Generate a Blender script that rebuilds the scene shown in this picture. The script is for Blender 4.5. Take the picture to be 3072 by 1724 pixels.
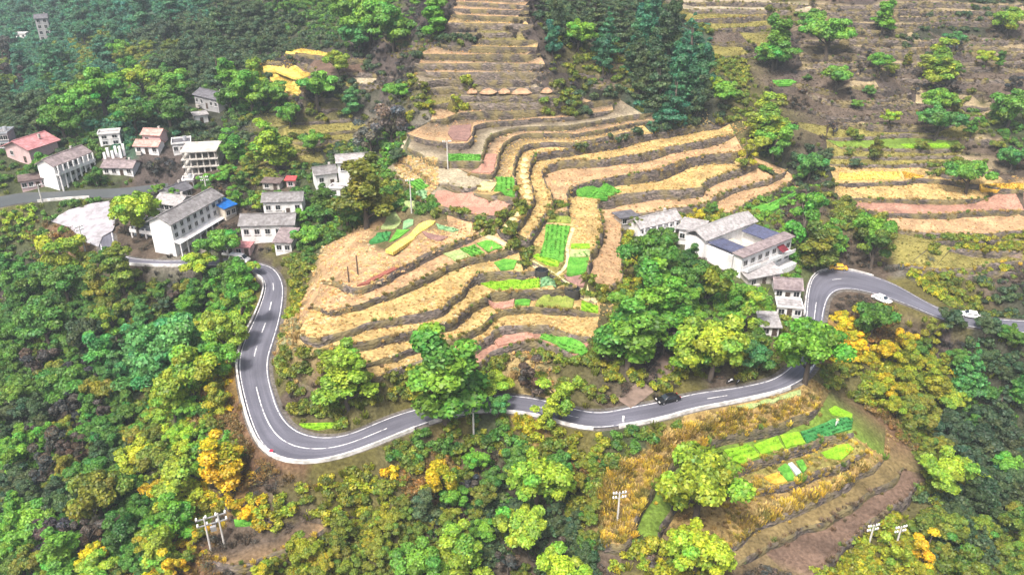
import bpy, bmesh, math, random
import numpy as np
from mathutils import Vector, Matrix
from mathutils.bvhtree import BVHTree
from mathutils.geometry import delaunay_2d_cdt, tessellate_polygon

random.seed(11); RNG = np.random.default_rng(11)
SC = bpy.context.scene; COL = SC.collection
for o in list(bpy.data.objects): bpy.data.objects.remove(o)

# ------------------------------------------------------------------ camera, sky, sun, exposure
CAMZ, PITCH, FPX, CX, CY = 88.0, math.radians(27.0), 2411.0, 1536.0, 862.0
cam = bpy.data.cameras.new('camera'); cam.sensor_width = 36.0; cam.lens = 36.0*FPX/3072.0
cam.clip_start = 1.0; cam.clip_end = 5000.0
camo = bpy.data.objects.new('camera', cam); COL.objects.link(camo)
camo.location = (0, 0, CAMZ); camo.rotation_euler = (math.pi/2-PITCH, 0, 0); SC.camera = camo

SUN_EL, SUN_AZ = math.radians(58), math.radians(-150)     # sun high behind the camera, to its left
world = bpy.data.worlds.new('World'); SC.world = world; world.use_nodes = True
wn = world.node_tree.nodes; wl = world.node_tree.links
sky = wn.new('ShaderNodeTexSky'); sky.sky_type = 'NISHITA'; sky.sun_disc = False
sky.sun_elevation = SUN_EL; sky.sun_rotation = SUN_AZ; sky.dust_density = 7.0; sky.air_density = .7; sky.ozone_density = .4
wl.new(sky.outputs[0], wn['Background'].inputs[0]); wn['Background'].inputs[1].default_value = 0.095
sl = bpy.data.lights.new('sun', 'SUN'); sl.energy = 2.1; sl.angle = math.radians(11); sl.color = (1.0, 0.95, 0.88)
so = bpy.data.objects.new('sun', sl); COL.objects.link(so)
sdir = Vector((math.sin(SUN_AZ)*math.cos(SUN_EL), math.cos(SUN_AZ)*math.cos(SUN_EL), math.sin(SUN_EL)))
so.rotation_euler = sdir.to_track_quat('Z', 'Y').to_euler(); so.location = (0, 0, 300)
SC.view_settings.view_transform = 'Standard'; SC.view_settings.look = 'None'
SC.view_settings.gamma = 1.0; SC.view_settings.use_curve_mapping = False
SC.view_settings.exposure = 1.4
SC.cycles.use_denoising = True
SC.cycles.max_bounces = 6; SC.cycles.diffuse_bounces = 3; SC.cycles.transparent_max_bounces = 8
SC.cycles.volume_bounces = 0; SC.cycles.use_adaptive_sampling = True

# ------------------------------------------------------------------ picture -> place
CP, SP = math.cos(PITCH), math.sin(PITCH)
TILES = {'D': (0, 0, 3072/2576), 'P1': (1150, 340, .29814), 'P2': (1750, 330, .29814), 'P3': (840, 640, .29814),
         'P4': (1350, 640, .29814), 'P5': (840, 850, .29814), 'UL': (0, 0, .39767), 'U': (1024, 0, .39767),
         'UR': (2048, 0, .39767), 'ML': (0, 575, .39767), 'MC': (1024, 575, .39767), 'MR': (2048, 575, .39767),
         'BL': (0, 1150, .39752), 'BC': (1024, 1150, .39752), 'BR': (2048, 1150, .39752),
         'V1': (0, 380, .29814), 'V2': (400, 520, .2331), 'V3': (1820, 600, .24845), 'Q': (1750, 1120, .40761)}
def S(*a):
    """S('P1', (x, y), ..., 'P2', (x, y), ...): traced points of the survey picture in its full pixel frame"""
    out = []; t = TILES['D']
    for p in a:
        if isinstance(p, str): t = TILES[p]
        else: out.append((t[0]+p[0]*t[2], t[1]+p[1]*t[2]))
    return out
def ray(u, v):
    a, b = (u-CX)/FPX, -(v-CY)/FPX
    return Vector((a, CP+b*SP, -SP+b*CP))
def unproj(u, v, z):
    d = ray(u, v); t = (z-CAMZ)/d.z
    return Vector((d.x*t, d.y*t, z))
def proj(p):
    x, y, z = p[0], p[1], p[2]-CAMZ
    depth = y*CP - z*SP; up = y*SP + z*CP
    return CX+FPX*x/depth, CY-FPX*up/depth, depth
def calib(rim, foot, zl):
    q = unproj(foot[0], foot[1], zl); d = math.hypot(q.x, q.y); r = ray(*rim)
    return CAMZ + r.z*d/math.hypot(r.x, r.y)

# ------------------------------------------------------------------ object helpers
def link(name, me, parent=None, mat=None):
    o = bpy.data.objects.new(name, me); COL.objects.link(o)
    if parent is not None: o.parent = parent
    if mat is not None and me is not None and not me.materials: me.materials.append(mat)
    return o
def mesh(name, vs, fs, mat=None, smooth=False):
    me = bpy.data.meshes.new(name); me.from_pydata([tuple(v) for v in vs], [], fs); me.update()
    if mat: me.materials.append(mat)
    if smooth: me.polygons.foreach_set('use_smooth', [True]*len(me.polygons))
    return me
def empty(name, loc=(0, 0, 0), rz=0):
    o = bpy.data.objects.new(name, None); COL.objects.link(o); o.location = loc; o.rotation_euler = (0, 0, rz)
    o.empty_display_size = .5
    return o
def tag(o, label=None, cat=None, group=None, kind=None):
    if label: o['label'] = label
    if cat: o['category'] = cat
    if group: o['group'] = group
    if kind: o['kind'] = kind
    return o
class MB:
    def __init__(s): s.v = []; s.f = []
    def box(s, c, d, rz=0, taper=1.0):
        x, y, z = c; a, b, h = d[0]/2, d[1]/2, d[2]/2; n = len(s.v); cr, sr = math.cos(rz), math.sin(rz)
        for dz, k in ((-h, 1.0), (h, taper)):
            for dx, dy in ((-a, -b), (a, -b), (a, b), (-a, b)):
                s.v.append((x+(dx*cr-dy*sr)*k, y+(dx*sr+dy*cr)*k, z+dz))
        s.f += [(n, n+3, n+2, n+1), (n+4, n+5, n+6, n+7), (n, n+1, n+5, n+4), (n+1, n+2, n+6, n+5), (n+2, n+3, n+7, n+6), (n+3, n, n+4, n+7)]
        return s
    def tube(s, pts, rs, seg=8, cap=True):
        n0 = len(s.v); pts = [Vector(p) for p in pts]
        for i, p in enumerate(pts):
            d = (pts[min(i+1, len(pts)-1)]-pts[max(i-1, 0)]).normalized()
            a = d.orthogonal().normalized() if abs(d.z) < .9 else Vector((1, 0, 0))
            a = (a - d*a.dot(d)).normalized(); b = d.cross(a)
            for k in range(seg):
                t = 2*math.pi*k/seg; s.v.append(tuple(p+(a*math.cos(t)+b*math.sin(t))*rs[i]))
        for i in range(len(pts)-1):
            for k in range(seg):
                q = n0+i*seg; s.f.append((q+k, q+(k+1) % seg, q+seg+(k+1) % seg, q+seg+k))
        if cap:
            s.f.append(tuple(n0+k for k in range(seg))[::-1]); s.f.append(tuple(n0+(len(pts)-1)*seg+k for k in range(seg)))
        return s
    def poly(s, vs, fs):
        n = len(s.v); s.v += [tuple(v) for v in vs]; s.f += [tuple(i+n for i in f) for f in fs]; return s
    def build(s, name, mat=None, parent=None, smooth=False):
        return link(name, mesh(name, s.v, s.f, mat, smooth), parent)

# ------------------------------------------------------------------ materials
def new_mat(name):
    m = bpy.data.materials.new(name); m.use_nodes = True
    nt = m.node_tree; return m, nt, nt.nodes['Principled BSDF']
def setin(b, k, v):
    if k in b.inputs: b.inputs[k].default_value = v
def noise_mix(nt, c1, c2, scale, detail=4, coord='Object', lo=.35, hi=.65, stretch=None):
    n = nt.nodes.new('ShaderNodeTexNoise'); n.inputs['Scale'].default_value = scale; n.inputs['Detail'].default_value = detail
    tc = nt.nodes.new('ShaderNodeTexCoord')
    if stretch:
        mp = nt.nodes.new('ShaderNodeMapping'); mp.inputs['Scale'].default_value = stretch
        nt.links.new(tc.outputs[coord], mp.inputs['Vector']); nt.links.new(mp.outputs[0], n.inputs['Vector'])
    else: nt.links.new(tc.outputs[coord], n.inputs['Vector'])
    r = nt.nodes.new('ShaderNodeValToRGB'); r.color_ramp.elements[0].position = lo; r.color_ramp.elements[1].position = hi
    r.color_ramp.elements[0].color = (*c1, 1); r.color_ramp.elements[1].color = (*c2, 1)
    nt.links.new(n.outputs['Fac'], r.inputs[0]); return r.outputs[0], n
def mixc(nt, a, b, fac, mode='MIX'):
    m = nt.nodes.new('ShaderNodeMix'); m.data_type = 'RGBA'; m.blend_type = mode
    for sock, val in ((m.inputs[6], a), (m.inputs[7], b), (m.inputs[0], fac)):
        if hasattr(val, 'is_output'): nt.links.new(val, sock)
        elif isinstance(val, (int, float)): sock.default_value = val
        else: sock.default_value = (*val, 1)
    return m.outputs[2]
def bump(nt, b, h, strength=.5, dist=.1):
    n = nt.nodes.new('ShaderNodeBump'); n.inputs['Strength'].default_value = strength; n.inputs['Distance'].default_value = dist
    nt.links.new(h, n.inputs['Height']); nt.links.new(n.outputs[0], b.inputs['Normal'])
def simple(name, c, rough=.85, vary=.18, scale=1.2, bmp=0.0, metal=0.0, spec=.3):
    m, nt, b = new_mat(name); c = tuple(c)
    lo = tuple(x*(1-vary) for x in c); hi = tuple(min(1, x*(1+vary)) for x in c)
    col, n = noise_mix(nt, lo, hi, scale); nt.links.new(col, b.inputs['Base Color'])
    setin(b, 'Roughness', rough); setin(b, 'Metallic', metal); setin(b, 'Specular IOR Level', spec)
    if bmp: bump(nt, b, n.outputs['Fac'], bmp, .1)
    return m
M = {}
def ground_mat():
    m, nt, b = new_mat('hillside_earth')
    at = nt.nodes.new('ShaderNodeAttribute'); at.attribute_name = 'soil'; at.attribute_type = 'GEOMETRY'
    v1, n1 = noise_mix(nt, (.62, .62, .62), (1.3, 1.28, 1.25), .22, 6, lo=.3, hi=.7)
    v2, n2 = noise_mix(nt, (.66, .65, .62), (1.28, 1.3, 1.32), 1.7, 5, lo=.32, hi=.68)
    c = mixc(nt, at.outputs['Color'], v1, 1.0, 'MULTIPLY'); c = mixc(nt, c, v2, 1.0, 'MULTIPLY')
    nt.links.new(c, b.inputs['Base Color']); setin(b, 'Roughness', .95); setin(b, 'Specular IOR Level', .1)
    bump(nt, b, n2.outputs['Fac'], .7, .35); return m
def wall_mat(name, k, lo, hi):
    m, nt, b = new_mat(name)
    tc = nt.nodes.new('ShaderNodeTexCoord')
    vo = nt.nodes.new('ShaderNodeTexVoronoi'); vo.inputs['Scale'].default_value = 1.3
    mp = nt.nodes.new('ShaderNodeMapping'); mp.inputs['Scale'].default_value = (1, 1, 2.0)
    nt.links.new(tc.outputs['Object'], mp.inputs[0]); nt.links.new(mp.outputs[0], vo.inputs['Vector'])
    r = nt.nodes.new('ShaderNodeValToRGB'); e = r.color_ramp.elements
    e[0].color = (.045*k, .039*k, .036*k, 1); e[1].color = (.15*k, .125*k, .108*k, 1); e.new(.5).color = (.085*k, .072*k, .064*k, 1)
    sx = nt.nodes.new('ShaderNodeSeparateColor'); nt.links.new(vo.outputs['Color'], sx.inputs[0]); nt.links.new(sx.outputs[0], r.inputs[0])
    g, n = noise_mix(nt, (.075, .07, .035), (.17, .14, .07), .35, 5)
    ramp = nt.nodes.new('ShaderNodeValToRGB'); ramp.color_ramp.elements[0].position = lo; ramp.color_ramp.elements[1].position = hi
    nt.links.new(n.outputs['Fac'], ramp.inputs[0])
    c = mixc(nt, r.outputs[0], g, ramp.outputs[0]); nt.links.new(c, b.inputs['Base Color'])
    setin(b, 'Roughness', .95); setin(b, 'Specular IOR Level', .1); bump(nt, b, vo.outputs['Distance'], .9, .25); return m
def asphalt_mat(name, c):
    m, nt, b = new_mat(name)
    c1, n1 = noise_mix(nt, tuple(x*.82 for x in c), tuple(x*1.12 for x in c), .12, 6)
    c2, n2 = noise_mix(nt, (.9, .9, .9), (1.08, 1.08, 1.08), 3.0, 5)
    cc = mixc(nt, c1, c2, 1.0, 'MULTIPLY')
    uv = nt.nodes.new('ShaderNodeUVMap'); mp = nt.nodes.new('ShaderNodeMapping'); mp.inputs['Scale'].default_value = (5.0, .035, 1); nt.links.new(uv.outputs[0], mp.inputs[0])
    tn = nt.nodes.new('ShaderNodeTexNoise'); tn.inputs['Scale'].default_value = 1.6; tn.inputs['Detail'].default_value = 3; nt.links.new(mp.outputs[0], tn.inputs['Vector'])
    tr = nt.nodes.new('ShaderNodeValToRGB'); tr.color_ramp.elements[0].position = .35; tr.color_ramp.elements[1].position = .66; tr.color_ramp.elements[0].color = (.74, .74, .75, 1); tr.color_ramp.elements[1].color = (1.12, 1.12, 1.1, 1)
    nt.links.new(tn.outputs['Fac'], tr.inputs[0]); cc = mixc(nt, cc, tr.outputs[0], 1.0, 'MULTIPLY'); nt.links.new(cc, b.inputs['Base Color'])
    setin(b, 'Roughness', .62); setin(b, 'Specular IOR Level', .4); bump(nt, b, n2.outputs['Fac'], .15, .02); return m
M['earth'] = ground_mat(); M['stone'] = wall_mat('dry_stone', 1.0, .5, .64); STONES = [M['stone'], wall_mat('brown_stone', 1.25, .46, .6), wall_mat('mossy_stone', .9, .38, .56), wall_mat('earth_bank', 1.45, .42, .66)]; M['asphalt'] = asphalt_mat('asphalt', (.122, .123, .155))
def worn_paint():
    m, nt, b = new_mat('road_paint'); c, n = noise_mix(nt, (.2, .2, .23), (.7, .7, .7), 1.1, 6, lo=.36, hi=.5); nt.links.new(c, b.inputs['Base Color']); setin(b, 'Roughness', .65); return m
M['line'] = worn_paint()
M['parapet'] = simple('parapet_concrete', (.5, .49, .47), .85, .32, .9, .2)
# ------------------------------------------------------------------ the terraced hillside
STRAW, TAN, PINK, GREY, OLIV, GOLD, BRWN, GRAS, SCRB = ((.41, .295, .125), (.385, .255, .142), (.335, .19, .14), (.30, .26, .185),
    (.20, .18, .055), (.25, .18, .072), (.13, .088, .066), (.12, .19, .03), (.10, .078, .062))
T = {}          # name -> (rim pixels, z spec, soil colour, fringe colour, fringe density, subdued)
def terr(name, rim, z, col, fringe=None, dens=.5): T[name] = dict(rim=rim, z=z, col=col, fr=fringe, dens=dens)
# -- the knoll inside the road bend, lowest strip first
terr('K00', S('P5', (40, 840), (120, 930), (240, 1010), (370, 1085), (470, 1060)), 2.6, PINK, 'straw')
terr('K0', S('P5', (1950, 830), (2030, 780), (2190, 665), (2330, 622), (2480, 588), (2620, 572), 'P4', (1000, 1315), (1130, 1380), (1260, 1446)), 4.2, PINK, 'olive')
terr('K1', S('P5', (900, 950), (1100, 885), (1290, 815), (1500, 750), (1750, 690), (1980, 615), (2060, 555), (2150, 470), (2260, 430), 'P4', (620, 1132), (800, 1128), (950, 1128), (1080, 1165), (1200, 1205), (1300, 1240), (1460, 1240)),
     ('c', S('P4', (800, 1128))[0], S('P4', (800, 1205))[0], 'K0'), STRAW, 'straw')
terr('K1b', S('P5', (860, 825), (1000, 775), (1150, 725), (1280, 665), (1440, 625), (1600, 590), (1800, 540), (1960, 470), (2050, 400), (2150, 325), (2260, 265), (2400, 255), 'P4', (700, 955), (900, 950), (1100, 958), (1250, 970), (1400, 1000), (1500, 1020)),
     ('c', S('P4', (800, 952))[0], S('P4', (800, 1005))[0], 'K1'), STRAW, 'olive')
terr('K2', S('P3', (560, 1330), (780, 1300), (1000, 1258), (1190, 1212), (1330, 1175), (1530, 1130), (1700, 1085), (1850, 990), (1930, 900), (2080, 840), (2130, 795), (2300, 790), 'P4', (600, 785), (800, 780), (1000, 765), (1180, 745), (1240, 740)),
     ('c', S('P4', (700, 783))[0], S('P4', (700, 868))[0], 'K1b'), STRAW, 'straw')
terr('K3', S('P3', (190, 1200), (280, 1240), (380, 1260), (500, 1240), (650, 1190), (750, 1160), (870, 1110), (1000, 1080), (1200, 1040), (1420, 1010), (1620, 950), (1700, 890), (1830, 770), (1920, 660), (2010, 610), (2150, 595), (2576, 583), 'P4', (920, 578)),
     ('c', S('P4', (700, 582))[0], S('P4', (700, 652))[0], 'K2'), STRAW, 'straw', )
terr('K4', S('P3', (340, 925), (440, 960), (530, 980), (700, 940), (870, 895), (1000, 845), (1200, 760), (1500, 630), (1700, 530), (1860, 470), (2100, 410), (2300, 385), (2400, 378)),
     ('c', S('P3', (2100, 410))[0], S('P3', (2100, 470))[0], 'K3'), TAN, 'olive')
terr('K5', S('P3', (440, 690), (580, 695), (740, 750), (900, 725), (1100, 615), (1250, 530), (1500, 395), (1700, 305), (1950, 225), (2020, 210)),
     ('c', S('P3', (1500, 395))[0], S('P3', (1500, 465))[0], 'K4'), TAN, 'straw')
terr('K6', S('P3', (1400, 50), (1560, 70), (1750, 95), (1900, 145), (2010, 190), (2060, 220), (2200, 300), (2380, 375), 'P4', (760, 450), (880, 525), (1060, 640), (1260, 770), (1480, 905)), ('s', 14.6, 7.2), OLIV, 'olive')
# -- fields right of the vegetable draw, lowest first
terr('R4', S('P2', (1490, 1030), (1560, 990), (1700, 900), (1900, 830), (2060, 740), (2125, 670)), 7.6, TAN, 'olive')
terr('R3', S('P4', (1500, 875), (1560, 800), (1640, 710), (1725, 680), (1733, 500), (1712, 400), (1722, 250), (1728, 130), (1695, 55), 'P2', (350, 1062), (500, 1045), (700, 1025), (900, 990), (1100, 965), (1230, 940), (1340, 870), (1420, 830), (1600, 765), (1800, 720), (1950, 660), (2050, 600)), ('s', 7.4, 9.2), TAN, 'olive')
terr('R2', S('P4', (1375, 640), (1400, 520), (1425, 400), (1470, 320), (1515, 220), (1530, 120), (1522, 20), 'P1', (2165, 960), (2160, 885), 'P2', (170, 892), (250, 885), (330, 855), (500, 835), (700, 815), (950, 805), (1050, 795), (1180, 770), (1260, 705), (1430, 640), (1540, 597), (1640, 572), (1750, 560)),
     ('c', S('P2', (700, 815))[0], S('P2', (700, 905))[0], 'R3'), STRAW, 'olive')
terr('R1', S('P1', (1780, 1000), (1845, 1000), (1850, 900), (1855, 800), (1880, 755), (1950, 720), (2100, 680), (2300, 645), (2576, 595), 'P2', (700, 605), (820, 575), (930, 535), (1050, 490), (1180, 462), (1500, 432), (1610, 408)),
     ('c', S('P2', (400, 645))[0], S('P2', (400, 745))[0], 'R2'), TAN, 'straw')
terr('T', S('P1', (1270, 1270), (1340, 1280), (1420, 1285), (1480, 1220), (1560, 1110), (1650, 980), (1700, 870), (1690, 800), (1640, 720), (1610, 640), (1600, 570), (1650, 530), (1720, 500), (1850, 475), (2000, 465), 'P2', (0, 505), (200, 495), (400, 465), (600, 435), (800, 385), (1000, 350), (1200, 310), (1400, 265), (1530, 250)),
     ('c', S('P2', (400, 465))[0], S('P2', (400, 540))[0], 'R1', 3.2), STRAW, 'straw')
terr('B', S('P1', (1150, 1170), (1200, 1190), (1260, 1205), (1330, 1120), (1420, 1030), (1470, 930), (1510, 850), (1500, 750), (1470, 680), (1465, 600), (1480, 520), (1500, 450), (1540, 410), (1620, 390), (1800, 370), 'P2', (0, 375), (200, 335), (400, 295), (600, 255), (800, 220), (1000, 185), (1200, 155), (1400, 135), (1475, 125)),
     ('c', S('P2', (0, 375))[0], S('P2', (0, 445))[0], 'T', 3.0), STRAW, 'straw')
terr('K7', S('P1', (405, 940), (520, 925), (640, 950), (760, 990), (900, 1020), (1050, 1035), (1150, 1035), (1230, 990), (1300, 910), (1330, 850)), ('r', 'B0', 1.9), PINK, 'straw')
terr('t19', S('P1', (920, 800), (1000, 815), (1080, 830), (1200, 837), (1320, 850), (1342, 780), (1322, 660), (1312, 560), (1335, 450), (1370, 370), (1440, 320), (1520, 300), (1650, 290), (1800, 292), (1950, 295), (2050, 275), 'P2', (130, 290), (300, 255), (440, 228), (560, 205)),
     ('c', S('P1', (1650, 290))[0], S('P1', (1650, 345))[0], 'B', 1.2), STRAW, 'straw')
terr('G', S('P1', (570, 715), (640, 712), (750, 738), (860, 760), (940, 740)), ('r', 'K70', 1.5), GREY, 'olive')
terr('G2', S('P1', (110, 600), (210, 690), (300, 790), (400, 880)), ('r', 'K70', .2), GREY, 'olive')
terr('G3', S('P1', (130, 470), (230, 500), (350, 590), (450, 670), (520, 715)), ('r', 'K70', 1.7), GREY, 'straw')
terr('t18', S('P1', (865, 608), (1000, 618), (1085, 622), (1120, 590), (1150, 500), (1165, 400), (1190, 340), (1220, 300), (1280, 255), (1350, 220), (1450, 205), (1600, 200), (1800, 200), (1950, 208), 'P2', (0, 235), (200, 195), (400, 150), (600, 120), (720, 110)),
     ('c', S('P1', (1600, 200))[0], S('P1', (1600, 242))[0], 't19', 1.0), TAN, 'straw')
terr('t17', S('P1', (240, 350), (350, 400), (480, 470), (600, 490), (640, 487), (800, 487), (975, 487), (990, 430), (1010, 380), (1030, 300), (1050, 245), (1100, 210), (1200, 175), (1320, 150), (1500, 135), (1700, 128), (1900, 118), 'P2', (0, 135), (150, 110), (350, 75), (550, 45), (720, 30)),
     ('c', S('P1', (1500, 135))[0], S('P1', (1500, 183))[0], 't18', 1.0), GREY, 'olive')
terr('t16', S('P1', (230, 205), (330, 240), (450, 270), (560, 290), (650, 305), (760, 308), (850, 300), (890, 250), (905, 180), (930, 130), (1000, 105), (1100, 85), (1300, 75), (1500, 60), (1700, 48), (1900, 33), 'P2', (0, 50), (200, 20), (300, 2)),
     ('c', S('P1', (1500, 60))[0], S('P1', (1500, 105))[0], 't17', .5), TAN, 'straw')
terr('t15', S('U', (680, 905), (760, 897), (870, 862), (1000, 845), (1250, 838), (1500, 828), (1700, 798), (1890, 768), (2110, 745)),
     ('c', S('U', (1441, 830))[0], S('U', (1441, 880))[0], 't16'), TAN, 'straw')
_prev = 't15'
for nm, rim, cx, yr, yf, c, fr in (
    ('t14', ((690, 800), (820, 775), (1000, 778), (1300, 778), (1550, 768), (1700, 750), (1850, 705)), 1300, 778, 827, OLIV, 'olive'),
    ('t13', ((820, 735), (1000, 728), (1250, 725), (1500, 718), (1680, 712), (1780, 700)), 1250, 725, 767, GREY, 'olive'),
    ('t12', ((600, 685), (750, 665), (900, 657), (1200, 665), (1500, 660), (1640, 665)), 1200, 665, 714, GREY, 'olive'),
    ('t11', ((580, 640), (700, 610), (850, 600), (1000, 608), (1300, 605), (1520, 598)), 1200, 605, 654, GREY, 'straw'),
    ('t10', ((560, 548), (700, 545), (1000, 545), (1300, 545), (1560, 545)), 1200, 545, 594, TAN, 'straw'),
    ('t9', ((550, 482), (900, 478), (1200, 478), (1540, 485)), 1200, 478, 534, TAN, 'straw'),
    ('t8', ((560, 415), (700, 410), (1000, 412), (1400, 412), (1500, 405)), 1200, 412, 467, TAN, 'straw'),
    ('t7', ((640, 300), (780, 335), (900, 348), (1100, 355), (1300, 357), (1480, 358)), 1200, 356, 402, STRAW, 'straw'),
    ('t6', ((780, 290), (960, 285), (1100, 300), (1480, 305)), 1200, 301, 345, OLIV, 'olive'),
    ('t5', ((850, 245), (1000, 248), (1200, 250), (1440, 225)), 1200, 248, 291, OLIV, 'olive'),
    ('t4', ((800, 172), (1100, 178), (1450, 186)), 1200, 180, 238, STRAW, 'straw'),
    ('t3', ((830, 112), (1100, 122), (1430, 134)), 1200, 125, 170, TAN, None),
    ('t2', ((840, 68), (1100, 72), (1420, 86)), 1200, 76, 115, TAN, None),
    ('t1', ((870, 18), (1100, 24), (1420, 46)), 1200, 30, 66, TAN, None),
    ('t0', ((850, -30), (1100, -25), (1430, -10)), 1200, -20, 20, TAN, None)):
    terr(nm, S('U', *rim), ('c', S('U', (cx, yr))[0], S('U', (cx, yf))[0], _prev), c, fr); _prev = nm
# -- fields on the hillside to the right
for nm, rim, z, c, fr in (
    ('f1', S('MR', (1650, 540), (1800, 572), (2100, 582), (2300, 548), (2575, 520)), 2.0, OLIV, 'gold'),
    ('f2', S('MR', (1580, 285), (1900, 312), (2200, 320), (2575, 292)), 4.5, TAN, 'straw'),
    ('f3', S('MR', (1290, 110), (1500, 155), (1800, 170), (2200, 150), (2575, 140)), 6.6, PINK, 'straw'),
    ('f4', S('MR', (1250, 50), (1600, 57), (2050, 62), (2300, 40)), 8.0, STRAW, 'straw'),
    ('f5', S('UR', (1150, 1388), (1400, 1378), (1650, 1368), (1850, 1345), (2240, 1400), (2575, 1440)), 10.2, STRAW, 'olive'),
    ('f6', S('UR', (1100, 1235), (1300, 1245), (1700, 1240), (2080, 1218)), 12.6, OLIV, 'olive'),
    ('f7', S('UR', (1100, 1180), (1400, 1185), (1800, 1180), (2100, 1170)), 13.8, OLIV, 'olive'),
    ('f8', S('UR', (1180, 1110), (1540, 1122), (1900, 1128), (2120, 1118)), 15.1, GRAS, 'olive'),
    ('f9', S('UR', (1080, 1045), (1400, 1030), (1700, 1010), (1900, 1020), (2120, 1045)), 17.1, OLIV, 'olive'),
    ('f10', S('UR', (1080, 950), (1300, 945), (1600, 940), (1850, 950)), 19.0, SCRB, 'brown'),
    ('f11', S('UR', (900, 790), (1000, 840), (1150, 885), (1350, 882), (1620, 845), (1830, 842)), 20.6, SCRB, 'brown'),
    ('f12', S('UR', (930, 700), (1080, 745), (1300, 760), (1500, 748), (1700, 705), (1850, 698), (2200, 735), (2320, 760)), 23.8, SCRB, 'brown'),
    ('f13', S('UR', (650, 640), (830, 628), (1000, 665), (1150, 705)), 25.8, SCRB, 'olive'),
    ('f14', S('UR', (1650, 650), (1850, 655), (2100, 680), (2300, 700)), 25.9, SCRB, 'brown'),
    ('f15', S('UR', (1600, 590), (1900, 600), (2300, 600), (2575, 605)), 28.2, SCRB, 'brown'),
    ('f16', S('UR', (220, 440), (400, 420), (560, 395)), 32.5, OLIV, 'olive'),
    ('f17', S('UR', (200, 330), (400, 325), (560, 330)), 35.5, SCRB, 'olive'),
    ('f18', S('UR', (250, 220), (450, 208), (680, 192)), 38.6, OLIV, 'olive'),
    ('f19', S('UR', (20, 150), (300, 138), (560, 122), (760, 112)), 40.9, OLIV, 'straw'),
    ('f20', S('UR', (0, 78), (400, 70), (900, 88)), 42.8, GREY, 'olive'),
    ('f21', S('UR', (0, 22), (400, 14), (950, 40)), 44.6, GREY, 'olive'),
    ('f22', S('UR', (2000, 480), (2250, 470), (2575, 460)), 31.5, SCRB, 'brown'),
    ('f23', S('UR', (1800, 300), (2100, 290), (2575, 285)), 36.2, SCRB, 'brown'),
    # -- fields behind the village
    ('y1', S('UL', (2150, 408), (2300, 412), (2480, 436), 'U', (60, 452), (210, 446)), 31.2, BRWN, 'straw'),
    ('y1b', S('UL', (1950, 470), (2100, 462), (2300, 480), (2450, 555), 'U', (100, 545), (400, 580)), 28.4, BRWN, 'brown'),
    ('y2', S('UL', (1940, 530), (2080, 530), (2200, 570), (2260, 640), (2300, 700)), 24.8, BRWN, 'brown'),
    ('y3', S('UL', (2010, 610), (2090, 680), (2180, 720), (2280, 720)), 22.2, TAN, 'straw'),
    ('y4', S('U', (90, 625), (250, 640), (390, 655)), 25.6, GREY, 'olive'),
    ('y5', S('UL', (2200, 930), (2400, 915), (2575, 905), 'U', (150, 900)), 15.6, OLIV, 'olive'),
    ('y6', S('UL', (2230, 1025), (2450, 1005), 'U', (60, 985), (240, 960)), 13.4, OLIV, 'olive'),
    ('y7', S('UL', (2180, 1140), (2400, 1120), 'U', (50, 1060), (330, 1050)), 11.2, OLIV, 'olive'),
    ('y8', S('UL', (1720, 1290), (1900, 1285), (2150, 1250), (2400, 1230)), 9.0, OLIV, 'olive'),
    # -- the terraced spur below the road
    ('q1', S('Q', (150, 1150), (170, 1262), (280, 1268), (370, 1180), (385, 1080), (440, 960), (530, 800), (640, 670), (780, 560), (890, 530), (1000, 470), (1150, 430), (1350, 390), (1550, 330), (1750, 240)), -3.4, GOLD, 'gold'),
    ('q2', S('Q', (430, 1230), (540, 1250), (560, 1160), (610, 1050), (700, 950), (840, 830), (1000, 740), (1180, 680), (1330, 625), (1450, 590), (1640, 520), (1800, 470), (1990, 430)), -5.6, GRAS, 'olive'),
    ('q3', S('Q', (1000, 910), (1150, 872), (1300, 845), (1450, 832), (1560, 800), (1700, 730), (1850, 680), (2000, 620), (2070, 580)), -7.7, OLIV, 'gold'),
    ('q4', S('Q', (1040, 1310), (1120, 1240), (1330, 1090), (1500, 1030), (1700, 930), (1900, 830), (2080, 705), (2220, 620)), -9.7, GOLD, 'gold'),
    ('q5', S('Q', (1060, 1420), (1280, 1310), (1480, 1205), (1650, 1132), (1800, 1080), (1900, 1020), (2000, 950), (2150, 850), (2300, 770), (2360, 690)), -11.6, (.17, .13, .06), 'brown'),
    ('q6', S('Q', (1700, 1480), (1850, 1350), (1950, 1240), (2080, 1120), (2200, 1020), (2310, 970), (2400, 890), (2465, 800)), -13.4, BRWN, 'brown'),
    ('q7', S('BL', (1560, 1330), (1750, 1372), (2000, 1312), (2300, 1195), (2575, 1012), 'BC', (180, 965)), -8.0, (.22, .15, .085), 'gold')):
    terr(nm, rim, z, c, fr)

ZT = {}
def zof(n):
    if n in ZT: return ZT[n]
    s = T[n]['z']; drop = 0
    if isinstance(s, (int, float)): z = (float(s), float(s))
    elif s[0] == 's': z = (s[1], s[2])
    elif s[0] == 'c':
        zl = max(zof(s[3])); zz = calib(s[1], s[2], zl); drop = s[4] if len(s) > 4 else 0; z = (zz-drop, zz)
    elif s[0] == 'r':
        ref = zof(s[1].rstrip('0')); zz = ref[0]+s[2]; z = (zz, zz)
    ZT[n] = z; return z
for n in T: zof(n)

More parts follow.
